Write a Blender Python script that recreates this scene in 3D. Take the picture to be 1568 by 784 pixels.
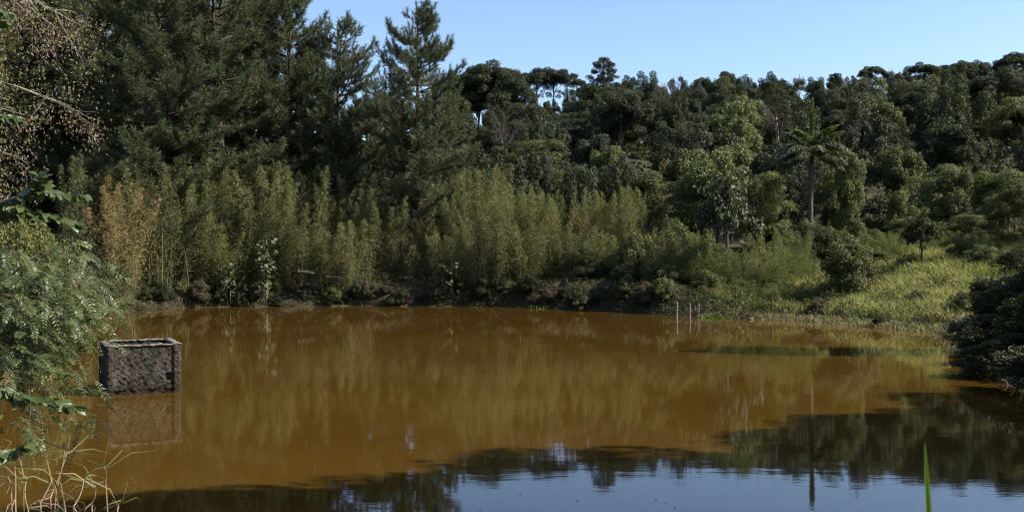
import bpy, math
import numpy as np
from mathutils import Vector, Matrix

R = math.radians
for o in list(bpy.data.objects):
    bpy.data.objects.remove(o)
scene = bpy.context.scene
COL = scene.collection

# ------------------------------------------------------------------ camera
CAM_H = 2.6
F = 1506.0            # focal length in photograph pixels (1568 wide)
cam_data = bpy.data.cameras.new('camera')
cam_data.sensor_width = 36.0
cam_data.lens = 36.0 * F / 1568.0
cam_data.shift_y = 3.0 / 1568.0
cam_data.clip_start = 0.05
cam_data.clip_end = 6000.0
cam_data.dof.use_dof = True
cam_data.dof.focus_distance = 34.0
cam_data.dof.aperture_fstop = 7.1
cam = bpy.data.objects.new('camera', cam_data)
cam.location = (0, 0, CAM_H)
cam.rotation_euler = (R(90), 0, 0)
COL.objects.link(cam)
scene.camera = cam

# ------------------------------------------------------------------ light
SUN_EL = R(43.0)
SUN_AZ = R(98.0)      # clockwise from the view direction (+Y): from the right, a little behind
sun_vec = Vector((math.sin(SUN_AZ) * math.cos(SUN_EL), math.cos(SUN_AZ) * math.cos(SUN_EL), math.sin(SUN_EL)))
world = bpy.data.worlds.new('World')
scene.world = world
world.use_nodes = True
wn = world.node_tree
bg = wn.nodes['Background']
sky = wn.nodes.new('ShaderNodeTexSky')
sky.sky_type = 'NISHITA'
sky.sun_disc = False
sky.sun_elevation = SUN_EL
sky.sun_rotation = SUN_AZ
sky.altitude = 700
sky.air_density = 1.0
sky.dust_density = 2.0
sky.ozone_density = 3.0
bg.inputs['Strength'].default_value = 0.107
wn.links.new(sky.outputs[0], bg.inputs['Color'])
sl = bpy.data.lights.new('sun', 'SUN')
sl.energy = 5.0
sl.angle = R(0.53)
sl.color = (1.0, 0.95, 0.86)
sun = bpy.data.objects.new('sun', sl)
sun.rotation_euler = (-sun_vec).to_track_quat('-Z', 'Y').to_euler()
sun.location = (60, -20, 80)
COL.objects.link(sun)

vs = scene.view_settings
vs.view_transform = 'Standard'
vs.look = 'None'
vs.exposure = 1.15
vs.gamma = 1.0
vs.use_curve_mapping = False
scene.cycles.max_bounces = 6
scene.cycles.diffuse_bounces = 3
scene.cycles.glossy_bounces = 2
scene.cycles.transmission_bounces = 3
scene.cycles.use_denoising = True
scene.cycles.pixel_filter_type = 'BLACKMAN_HARRIS'
scene.cycles.filter_width = 1.15

# ------------------------------------------------------------------ numpy geometry helpers
def rg(seed):
    return np.random.default_rng(seed)

def nrm(a):
    return a / np.maximum(np.linalg.norm(a, axis=-1, keepdims=True), 1e-9)

def rand_dirs(r, n):
    return nrm(r.normal(size=(n, 3)))

class Geo:
    """collects vertices and quads / tris with one random value per face"""
    def __init__(s):
        s.V = []; s.Q = []; s.T = []; s.qa = []; s.ta = []; s.n = 0
    def quads(s, V, Q, a):
        s.Q.append(np.asarray(Q) + s.n); s.V.append(V); s.n += len(V)
        s.qa.append(np.broadcast_to(np.asarray(a, float), (len(Q),)))
    def tris(s, V, T, a):
        s.T.append(np.asarray(T) + s.n); s.V.append(V); s.n += len(V)
        s.ta.append(np.broadcast_to(np.asarray(a, float), (len(T),)))
    def mesh(s, name, mat, smooth=False):
        me = bpy.data.meshes.new(name)
        V = np.concatenate(s.V).astype(np.float32)
        Q = np.concatenate(s.Q) if s.Q else np.zeros((0, 4), int)
        T = np.concatenate(s.T) if s.T else np.zeros((0, 3), int)
        a = np.concatenate(s.qa + s.ta).astype(np.float32)
        me.vertices.add(len(V)); me.vertices.foreach_set('co', V.ravel())
        loops = np.concatenate([Q.ravel(), T.ravel()]).astype(np.int32)
        me.loops.add(len(loops)); me.loops.foreach_set('vertex_index', loops)
        starts = np.concatenate([np.arange(len(Q)) * 4, len(Q) * 4 + np.arange(len(T)) * 3]).astype(np.int32)
        me.polygons.add(len(starts)); me.polygons.foreach_set('loop_start', starts)
        at = me.attributes.new('rnd', 'FLOAT', 'FACE'); at.data.foreach_set('value', a)
        if smooth:
            me.polygons.foreach_set('use_smooth', np.ones(len(starts), bool))
        me.materials.append(mat)
        me.update(calc_edges=True)
        return me

def add_leaves(g, r, P, D, N, L, W, wide=0.45, bend=0.12, a=None):
    """diamond leaves: base P, direction D, face normal near N"""
    n = len(P)
    L = np.broadcast_to(L, (n,))[:, None]; W = np.broadcast_to(W, (n,))[:, None]
    D = nrm(D); S = nrm(np.cross(D, N)); U = np.cross(S, D)
    V = np.stack([P, P + D * L * wide + S * W * .5 + U * L * bend,
                  P + D * L, P + D * L * wide - S * W * .5 + U * L * bend], 1).reshape(-1, 3)
    Q = np.arange(n * 4).reshape(n, 4)
    g.quads(V, Q, r.random(n) if a is None else a)

def add_needles(g, r, P, D, L, W, a=None):
    n = len(P)
    S = nrm(np.cross(D, rand_dirs(r, n)))
    L = np.broadcast_to(L, (n,))[:, None]
    V = np.stack([P + S * W * .5, P - S * W * .5, P + D * L], 1).reshape(-1, 3)
    g.tris(V, np.arange(n * 3).reshape(n, 3), r.random(n) if a is None else a)

def add_blades(g, r, P, D, L, W, droop, a=None):
    """grass blades of two segments bending by droop (quad + tri)"""
    n = len(P)
    L = np.broadcast_to(L, (n,))[:, None]
    h = rand_dirs(r, n); h[:, 2] = 0; h = nrm(h)
    S = nrm(np.cross(D, h))
    d2 = nrm(D + (h * droop + np.array([0, 0, -.6]) * droop))
    M = P + D * L * .55
    T = M + d2 * L * .5
    W = np.broadcast_to(W, (n,))[:, None]
    V = np.stack([P - S * W * .5, P + S * W * .5, M + S * W * .4, M - S * W * .4, T], 1).reshape(-1, 3)
    b = np.arange(n)[:, None] * 5
    av = r.random(n) if a is None else np.broadcast_to(a, (n,))
    g.quads(V, np.concatenate([b, b + 1, b + 2, b + 3], 1), av)
    g.T.append(np.concatenate([b + 3, b + 2, b + 4], 1) + g.n - len(V)); g.ta.append(av)

def add_tube(g, pts, rad, sides=6, a=0.5, cap=True):
    pts = np.asarray(pts, float); rad = np.broadcast_to(rad, (len(pts),))
    t = nrm(np.gradient(pts, axis=0))
    ref = np.array([0., 0, 1.]) if abs(t[0][2]) < .9 else np.array([1., 0, 0])
    u = nrm(np.cross(t, ref)); v = np.cross(t, u)
    an = np.arange(sides) / sides * 2 * np.pi
    V = (pts[:, None] + rad[:, None, None] * (np.cos(an)[None, :, None] * u[:, None] + np.sin(an)[None, :, None] * v[:, None])).reshape(-1, 3)
    Q = []
    for i in range(len(pts) - 1):
        for j in range(sides):
            k = (j + 1) % sides
            Q.append((i * sides + j, i * sides + k, (i + 1) * sides + k, (i + 1) * sides + j))
    g.quads(V, Q, a)
    if cap:
        base = g.n - len(V)
        for o_ in (0, (len(pts) - 1) * sides):
            for j in range(1, sides - 1):
                g.T.append(np.array([[base + o_, base + o_ + j, base + o_ + j + 1]])); g.ta.append(np.array([float(a)]))

def curve(p0, p1, p2, n=6):
    t = np.linspace(0, 1, n)[:, None]
    p0, p1, p2 = map(np.asarray, (p0, p1, p2))
    return (1 - t) ** 2 * p0 + 2 * t * (1 - t) * p1 + t * t * p2

def sm(a, b, x):
    t = np.clip((x - a) / (b - a), 0, 1)
    return t * t * (3 - 2 * t)

# ------------------------------------------------------------------ materials
ALB = 0.61
def leaf_mat(name, c0, c1, obj_shift=None, translucent=0.22, rough=0.6, spec=0.22, dead=None, patch=None):
    """c0..c1 per-leaf colours; obj_shift a colour whole plants drift to; dead a colour for a few leaves"""
    c0, c1, obj_shift, dead = [None if c is None else tuple(v * ALB for v in c) for c in (c0, c1, obj_shift, dead)]
    m = bpy.data.materials.new(name); m.use_nodes = True
    nt = m.node_tree; nt.nodes.clear(); N = nt.nodes.new; K = nt.links.new
    at = N('ShaderNodeAttribute'); at.attribute_name = 'rnd'
    ramp = N('ShaderNodeValToRGB'); K(at.outputs['Fac'], ramp.inputs[0])
    e = ramp.color_ramp.elements
    e[0].color = (*c0, 1); e[0].position = 0.05; e[1].color = (*c1, 1); e[1].position = 0.9 if dead else 1.0
    if dead:
        d = e.new(0.94); d.color = (*dead, 1)
    col = ramp.outputs[0]
    if obj_shift:
        oi = N('ShaderNodeObjectInfo'); mx = N('ShaderNodeMix'); mx.data_type = 'RGBA'
        mr = N('ShaderNodeMath'); mr.operation = 'MULTIPLY'; mr.inputs[1].default_value = 0.75
        K(oi.outputs['Random'], mr.inputs[0]); K(mr.outputs[0], mx.inputs[0])
        K(col, mx.inputs[6]); mx.inputs[7].default_value = (*obj_shift, 1); col = mx.outputs[2]
    if patch:
        tc = N('ShaderNodeNewGeometry'); nz = N('ShaderNodeTexNoise'); nz.inputs['Scale'].default_value = patch[1]
        nz.inputs['Detail'].default_value = 2
        K(tc.outputs['Position'], nz.inputs['Vector'])
        cr = N('ShaderNodeValToRGB'); cr.color_ramp.elements[0].position = .48; cr.color_ramp.elements[1].position = .62
        K(nz.outputs[0], cr.inputs[0])
        mx2 = N('ShaderNodeMix'); mx2.data_type = 'RGBA'; K(cr.outputs[0], mx2.inputs[0])
        K(col, mx2.inputs[6]); mx2.inputs[7].default_value = (*patch[0], 1); col = mx2.outputs[2]
    p = N('ShaderNodeBsdfPrincipled'); p.inputs['Roughness'].default_value = rough
    p.inputs['Specular IOR Level'].default_value = spec
    K(col, p.inputs['Base Color'])
    tr = N('ShaderNodeBsdfTranslucent')
    hs = N('ShaderNodeMix'); hs.data_type = 'RGBA'; hs.blend_type = 'MULTIPLY'; hs.inputs[0].default_value = 1
    K(col, hs.inputs[6]); hs.inputs[7].default_value = (1.5, 1.5, 0.7, 1); K(hs.outputs[2], tr.inputs[0])
    mix = N('ShaderNodeMixShader'); mix.inputs[0].default_value = translucent
    K(p.outputs[0], mix.inputs[1]); K(tr.outputs[0], mix.inputs[2])
    out = N('ShaderNodeOutputMaterial'); K(mix.outputs[0], out.inputs[0])
    return m

def solid_mat(name, c0, c1, scale=6.0, rough=0.85, bump=0.3, stretch=(1, 1, 1), detail=6, spec=0.25):
    m = bpy.data.materials.new(name); m.use_nodes = True
    nt = m.node_tree; N = nt.nodes.new; K = nt.links.new
    p = nt.nodes['Principled BSDF']
    tc = N('ShaderNodeTexCoord'); mp = N('ShaderNodeMapping'); mp.inputs['Scale'].default_value = stretch
    K(tc.outputs['Object'], mp.inputs[0])
    nz = N('ShaderNodeTexNoise'); nz.inputs['Scale'].default_value = scale; nz.inputs['Detail'].default_value = detail
    K(mp.outputs[0], nz.inputs['Vector'])
    cr = N('ShaderNodeValToRGB'); cr.color_ramp.elements[0].position = .32; cr.color_ramp.elements[1].position = .68
    cr.color_ramp.elements[0].color = (*c0, 1); cr.color_ramp.elements[1].color = (*c1, 1)
    K(nz.outputs[0], cr.inputs[0]); K(cr.outputs[0], p.inputs['Base Color'])
    p.inputs['Roughness'].default_value = rough; p.inputs['Specular IOR Level'].default_value = spec
    bp = N('ShaderNodeBump'); bp.inputs['Strength'].default_value = bump; bp.inputs['Distance'].default_value = .03
    K(nz.outputs[0], bp.inputs['Height']); K(bp.outputs[0], p.inputs['Normal'])
    return m

M = {}
M['forest'] = leaf_mat('forest_leaves', (.018, .027, .010), (.100, .116, .044), (.043, .054, .022))
M['forest_grey'] = leaf_mat('grey_forest_leaves', (.024, .031, .016), (.115, .124, .066), (.054, .061, .034))
M['forest_lit'] = leaf_mat('lit_fresh_forest_leaves', (.070, .095, .026), (.235, .262, .088), (.165, .190, .062))  # fresh green, brightened so the colour carries extra light on the lower trees
M['forest_olive'] = leaf_mat('olive_forest_leaves', (.058, .068, .020), (.205, .208, .076), (.135, .142, .050))
M['twiggy'] = leaf_mat('sparse_tree_leaves', (.080, .078, .050), (.16, .14, .10), (.11, .10, .07))
M['pine'] = leaf_mat('pine_needles', (.046, .064, .030), (.165, .190, .092), (.102, .122, .058), translucent=.2, dead=(.20, .13, .07))
M['pine_far'] = leaf_mat('far_pine_needles', (.030, .042, .024), (.070, .082, .045), (.050, .062, .036), translucent=.1)
M['bamboo'] = leaf_mat('bamboo_leaves', (.085, .100, .032), (.315, .315, .130), (.195, .195, .085), translucent=.3, dead=(.20, .16, .07))
M['bamboo_dry'] = leaf_mat('dry_bamboo_leaves', (.20, .155, .065), (.42, .325, .155), None, translucent=.3, dead=(.26, .17, .06))
M['bamboo_dark'] = leaf_mat('dark_bamboo_leaves', (.060, .072, .026), (.235, .225, .098), (.145, .138, .064), translucent=.25, dead=(.16, .12, .05))
M['cane'] = leaf_mat('cane_leaves', (.095, .125, .034), (.20, .235, .070), (.14, .165, .05), translucent=.3, dead=(.22, .18, .09))
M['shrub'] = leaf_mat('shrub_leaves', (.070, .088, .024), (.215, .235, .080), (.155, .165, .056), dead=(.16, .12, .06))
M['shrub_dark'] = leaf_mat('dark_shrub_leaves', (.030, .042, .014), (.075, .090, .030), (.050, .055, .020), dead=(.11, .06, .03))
M['shrub_pale'] = leaf_mat('pale_shrub_leaves', (.060, .082, .030), (.125, .15, .062), None)
M['big_leaf'] = leaf_mat('large_grey_leaves', (.060, .074, .036), (.135, .15, .085), (.10, .115, .062), rough=.55, spec=.25)
M['red'] = leaf_mat('red_tip_leaves', (.10, .035, .022), (.19, .07, .045), None)
M['brown_weed'] = leaf_mat('brown_weeds', (.085, .060, .040), (.19, .145, .095), (.13, .11, .06), dead=(.24, .19, .12))
M['grass'] = leaf_mat('slope_grass', (.175, .225, .066), (.45, .48, .19), None, translucent=.4, dead=(.46, .38, .24), patch=((.27, .24, .12), 1.3))
M['grass_dry'] = leaf_mat('dry_shore_grass', (.22, .185, .10), (.44, .37, .22), None, translucent=.25, patch=((.19, .20, .075), .9))
M['bank_grass'] = leaf_mat('bank_grass_blades', (.07, .07, .03), (.17, .15, .08), None, translucent=.2, patch=((.07, .085, .025), .7))
M['weed'] = leaf_mat('water_weed', (.10, .15, .03), (.20, .26, .06), None)
M['vine_dry'] = leaf_mat('dry_vine_leaves', (.21, .145, .12), (.42, .31, .25), None, translucent=.2, dead=(.32, .24, .10))
M['vine_green'] = leaf_mat('olive_vine_leaves', (.10, .115, .034), (.24, .24, .085), None, translucent=.25, dead=(.30, .22, .06))
M['pinnate'] = leaf_mat('pinnate_leaflets', (.055, .085, .022), (.165, .205, .066), None, translucent=.25, rough=.45, spec=.4, dead=(.20, .13, .04))
M['gloss'] = leaf_mat('glossy_leaves', (.055, .085, .018), (.115, .155, .040), (.10, .14, .04), translucent=.3, rough=.42, spec=.4)
M['palm'] = leaf_mat('palm_leaflets', (.075, .090, .040), (.165, .175, .095), None, translucent=.3, rough=.45, spec=.4)
M['palm_new'] = leaf_mat('new_palm_leaflets', (.10, .15, .03), (.16, .22, .05), None)
M['bright'] = leaf_mat('fresh_blade', (.22, .36, .03), (.26, .42, .05), None, translucent=.35)
M['straw'] = leaf_mat('straw_stems', (.34, .23, .16), (.48, .36, .25), None, translucent=.15)
M['blade'] = leaf_mat('tuft_blades', (.20, .19, .07), (.34, .30, .14), None, translucent=.3)
M['bark'] = solid_mat('dark_bark', (.035, .026, .020), (.095, .072, .055), 5, stretch=(3, 3, .6))
M['bark_pine'] = solid_mat('pine_bark', (.030, .021, .017), (.080, .056, .042), 4, stretch=(3, 3, .8))
M['bark_pale'] = solid_mat('pale_bark', (.20, .18, .15), (.42, .38, .32), 4, stretch=(2, 2, .6))
M['bark_palm'] = solid_mat('palm_bark', (.04, .034, .027), (.11, .09, .072), 3, stretch=(1, 1, 6))
M['twig'] = solid_mat('grey_twigs', (.12, .10, .085), (.30, .255, .22), 8)
M['stake'] = solid_mat('weathered_stake', (.13, .115, .095), (.29, .26, .22), 9, stretch=(3, 3, .5))
M['culm'] = solid_mat('bamboo_culm', (.07, .075, .03), (.15, .14, .06), 3)
M['stone'] = solid_mat('shore_stone', (.07, .065, .058), (.17, .16, .145), 9)
M['spathe'] = solid_mat('dry_spathe', (.10, .075, .045), (.22, .165, .10), 8)

# ------------------------------------------------------------------ pond outline and terrain
def D_of(py):
    return CAM_H * F / (py - 395.0)
def X_of(px, d):
    return (px - 784.0) / F * d
far_shore = [(200, 476), (255, 472.5), (330, 470), (430, 469), (540, 468.5), (640, 469), (740, 469.5), (800, 470.5), (860, 473),
             (940, 477), (1010, 481), (1080, 485.5), (1150, 488.5), (1215, 491), (1290, 497), (1360, 503.5), (1425, 509), (1475, 517)]
ctrl = [(X_of(a, D_of(b)), D_of(b)) for a, b in far_shore]
ctrl += [(13.2, 28.5), (12.0, 25.5), (10.9, 22), (10.1, 18.5), (9.3, 15.5), (7.6, 12), (5.8, 9), (3.5, 7.2), (0, 6.3), (-2.6, 6.6),
         (-4.8, 7.6), (-6.2, 9.6), (-8.0, 13), (-9.8, 17), (-11.5, 22), (-13.6, 29), (-16, 37), (-18, 43)]
C_ = np.array(ctrl)
def catmull(P, k=4):
    n = len(P); out = []
    for i in range(n):
        p0, p1, p2, p3 = P[i - 1], P[i], P[(i + 1) % n], P[(i + 2) % n]
        for t in np.arange(k) / k:
            out.append(.5 * (2 * p1 + (p2 - p0) * t + (2 * p0 - 5 * p1 + 4 * p2 - p3) * t ** 2 + (3 * p1 - p0 - 3 * p2 + p3) * t ** 3))
    return np.array(out)
SH = catmull(C_)
SH2 = np.roll(SH, -1, 0)
def shore_d(x, y):
    x = np.atleast_1d(np.asarray(x, float)); y = np.atleast_1d(np.asarray(y, float))
    p = np.stack([x.ravel(), y.ravel()], 1)
    best = np.full(len(p), 1e9); inside = np.zeros(len(p), bool)
    for a, b in zip(SH, SH2):
        ab = b - a
        t = np.clip(((p - a) @ ab) / (ab @ ab + 1e-12), 0, 1)
        q = p - (a + t[:, None] * ab)
        best = np.minimum(best, (q * q).sum(1))
        c = (a[1] > p[:, 1]) != (b[1] > p[:, 1])
        with np.errstate(divide='ignore', invalid='ignore'):
            xi = (b[0] - a[0]) * (p[:, 1] - a[1]) / (b[1] - a[1] + 1e-12) + a[0]
        inside ^= c & (p[:, 0] < xi)
    d = np.sqrt(best)
    return np.where(inside, -d, d).reshape(x.shape)

def bumps(x, y):
    return (np.sin(x * .9 + 1.3 * np.sin(y * .7)) * np.sin(y * 1.1 + .8 * np.sin(x * .6)) * .09
            + np.sin(x * 2.3 + y * 1.7) * np.sin(y * 2.9 - x) * .035)

def ground_z(x, y):
    x = np.atleast_1d(np.asarray(x, float)); y = np.atleast_1d(np.asarray(y, float))
    d = shore_d(x, y)
    near = 1 - sm(9, 14, y)
    far_bank = sm(40, 48, y)
    bank = near * 1.0 * sm(0, 4, d) + (1 - near) * (far_bank * 1.15 * sm(-.1, 1.0, d) + (1 - far_bank) * .85 * sm(0, 2.2, d))
    wr = sm(7.5, 11.5, x) * sm(25, 31, y)
    gentle = .10 * sm(0, .4, d) + .215 * np.maximum(d - .8, 0) * (1 - .5 * sm(11, 24, d))
    gentle = np.minimum(gentle, 4.4)
    z = bank * (1 - wr) + gentle * wr
    z = z + bumps(x, y) * sm(0, 1.5, d)
    # the wooded hill behind
    t = np.clip((y - 60 + .10 * x) / 112.0, 0, 1)
    hill = (22.5 + .035 * np.clip(x, -60, 140)) * (t ** 1.12) * (1 - .0)
    z = z + hill + sm(60, 90, y) * 1.2 * np.sin(x * .11 + 1) * np.sin(y * .08)
    z = z - 18 * sm(185, 330, y)
    zin = -1.6 * sm(0, 3.0, -d) - .02
    return np.where(d > 0, z + .012, zin)

def gz(x, y):
    return float(ground_z(x, y)[0])

def grid_mesh(name, xs, ys, zf, mat):
    X, Y = np.meshgrid(xs, ys)
    Z = zf(X, Y)
    V = np.stack([X, Y, Z], -1).reshape(-1, 3)
    nx, ny = len(xs), len(ys)
    i = (np.arange(ny - 1)[:, None] * nx + np.arange(nx - 1)[None]).ravel()
    g = Geo(); g.quads(V, np.stack([i, i + 1, i + nx + 1, i + nx], 1), .5)
    return g.mesh(name, mat, True)

def link(name, me, parent=None, mat=None):
    o = bpy.data.objects.new(name, me); COL.objects.link(o)
    if parent: o.parent = parent
    if mat:
        o.material_slots[0].link = 'OBJECT'; o.material_slots[0].material = mat
    return o
def tag(o, label, cat, group=None):
    o['label'] = label; o['category'] = cat
    if group: o['group'] = group
    return o
def struct(o, kind='structure'):
    o['kind'] = kind; return o
def root(name, loc, rz=0, s=1.0):
    o = bpy.data.objects.new(name, None); COL.objects.link(o)
    o.empty_display_size = .2
    o.location = loc; o.rotation_euler = (0, 0, rz)
    o.scale = (s, s, s) if np.isscalar(s) else s
    return o
def plant(name, parts, loc, rz=0, s=1.0, mats=None):
    """a thing built from shared part meshes: [(part name, mesh)]"""
    r_ = root(name, loc, rz, s)
    for pn, me in parts:
        c = link(pn, me, r_, (mats or {}).get(pn))
        if pn in ('culms', 'branches'): c['kind'] = 'stuff'     # too fine to pick apart singly
    return r_

# ground material: leaf litter and soil
def ground_material():
    m = bpy.data.materials.new('leaf_litter_soil'); m.use_nodes = True
    nt = m.node_tree; N = nt.nodes.new; K = nt.links.new; p = nt.nodes['Principled BSDF']
    ge = N('ShaderNodeNewGeometry')
    n1 = N('ShaderNodeTexNoise'); n1.inputs['Scale'].default_value = .7; n1.inputs['Detail'].default_value = 5
    n2 = N('ShaderNodeTexNoise'); n2.inputs['Scale'].default_value = 14; n2.inputs['Detail'].default_value = 6
    K(ge.outputs['Position'], n1.inputs['Vector']); K(ge.outputs['Position'], n2.inputs['Vector'])
    c1 = N('ShaderNodeValToRGB'); c1.color_ramp.elements[0].color = (.022, .017, .011, 1); c1.color_ramp.elements[1].color = (.050, .046, .022, 1)
    c1.color_ramp.elements[0].position = .38; c1.color_ramp.elements[1].position = .62
    c2 = N('ShaderNodeValToRGB'); c2.color_ramp.elements[0].color = (.5, .5, .5, 1); c2.color_ramp.elements[1].color = (1.4, 1.35, 1.2, 1)
    K(n1.outputs[0], c1.inputs[0]); K(n2.outputs[0], c2.inputs[0])
    mx = N('ShaderNodeMix'); mx.data_type = 'RGBA'; mx.blend_type = 'MULTIPLY'; mx.inputs[0].default_value = 1
    K(c1.outputs[0], mx.inputs[6]); K(c2.outputs[0], mx.inputs[7]); K(mx.outputs[2], p.inputs['Base Color'])
    p.inputs['Roughness'].default_value = .9; p.inputs['Specular IOR Level'].default_value = .15
    b = N('ShaderNodeBump'); b.inputs['Strength'].default_value = .6; b.inputs['Distance'].default_value = .06
    K(n2.outputs[0], b.inputs['Height']); K(b.outputs[0], p.inputs['Normal'])
    return m
def seg(*a):
    out = []
    for lo, hi, st in a: out += list(np.arange(lo, hi, st))
    return np.array(out)
xs = seg((-1500, -200, 130), (-200, -40, 8), (-40, 40, .45), (40, 200, 8), (200, 1501, 130))
ys = seg((-600, -20, 58), (-20, 62, .45), (62, 260, 4), (260, 400, 14), (400, 2001, 160))
ground = struct(link('ground', grid_mesh('ground', xs, ys, ground_z, ground_material())))

# muddy pond water: opaque with silt, mirror-like film on top
def water_material():
    m = bpy.data.materials.new('muddy_water'); m.use_nodes = True
    nt = m.node_tree; N = nt.nodes.new; K = nt.links.new; p = nt.nodes['Principled BSDF']
    ge = N('ShaderNodeNewGeometry')
    n0 = N('ShaderNodeTexNoise'); n0.inputs['Scale'].default_value = .22; n0.inputs['Detail'].default_value = 3
    K(ge.outputs['Position'], n0.inputs['Vector'])
    cr = N('ShaderNodeValToRGB'); cr.color_ramp.elements[0].position = .35; cr.color_ramp.elements[1].position = .65
    cr.color_ramp.elements[0].color = (.053, .0262, .0036, 1); cr.color_ramp.elements[1].color = (.064, .0338, .0056, 1)
    K(n0.outputs[0], cr.inputs[0]); K(cr.outputs[0], p.inputs['Base Color'])
    p.inputs['Roughness'].default_value = .03; p.inputs['IOR'].default_value = 1.5
    def rip(scale, sx, sy):
        mp = N('ShaderNodeMapping'); mp.inputs['Scale'].default_value = (sx, sy, 1)
        K(ge.outputs['Position'], mp.inputs[0])
        n = N('ShaderNodeTexNoise'); n.inputs['Scale'].default_value = scale; n.inputs['Detail'].default_value = 3
        K(mp.outputs[0], n.inputs['Vector']); return n
    a = rip(1.0, .8, 2.6); b_ = rip(1.0, 4, 13)
    ad = N('ShaderNodeMath'); ad.operation = 'MULTIPLY_ADD'; ad.inputs[1].default_value = .22
    K(b_.outputs[0], ad.inputs[0]); K(a.outputs[0], ad.inputs[2])
    bp = N('ShaderNodeBump'); bp.inputs['Strength'].default_value = 1.0; bp.inputs['Distance'].default_value = .0011
    K(ad.outputs[0], bp.inputs['Height']); K(bp.outputs[0], p.inputs['Normal'])
    return m
pond = struct(link('pond_water', grid_mesh('pond_water', np.linspace(-24, 19, 8), np.linspace(4, 57, 8), lambda x, y: x * 0, water_material())))

# ------------------------------------------------------------------ plant meshes
UP = np.array([0, 0, 1.])

def blob_leaves(g, r, blobs, per_area, L, W, droop=.25, shell=(.72, 1.05), cut=-.55):
    """leaves over the outer shells of foliage clumps; blobs = [(centre, radius vec)]"""
    for c, rad in blobs:
        rad = np.broadcast_to(rad, (3,))
        n = int(per_area * 4 * np.pi * (rad.mean() ** 2))
        d = rand_dirs(r, n); d = d[d[:, 2] > cut - r.random(len(d)) * .4]; n = len(d)
        lump = 1 + .16 * np.sin(d[:, :1] * 5 + c[0] * 3) * np.sin(d[:, 1:2] * 6 + c[1]) + .1 * np.sin(d[:, 2:] * 9 + c[2])
        P = c + d * rad * r.uniform(*shell, (n, 1)) * lump
        nn = nrm(d * .9 + UP * .35 + r.normal(size=(n, 3)) * .5)
        D = nrm(np.cross(nn, rand_dirs(r, n)) + d * .3 - UP * droop)
        add_leaves(g, r, P, D, nn, L * r.uniform(.7, 1.3, n), W * r.uniform(.7, 1.3, n))

def trunk_geo(r, H, r0, tips, lean=.3, split=.35):
    g = Geo()
    top = np.array([r.normal() * lean, r.normal() * lean, H])
    add_tube(g, curve((0, 0, -.5), (r.normal() * lean, r.normal() * lean, H * .5), top, 7), np.linspace(r0, r0 * .3, 7), 7)
    for t in tips:
        f = r.uniform(split, .9)
        s = top * f
        t = np.asarray(t, float)
        mid = (s + t) / 2 + np.array([0, 0, -.12 * np.linalg.norm(t - s)])
        add_tube(g, curve(s, mid, t, 5), np.linspace(r0 * .42 * (1 - .5 * f), r0 * .06, 5), 5)
    return g

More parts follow.
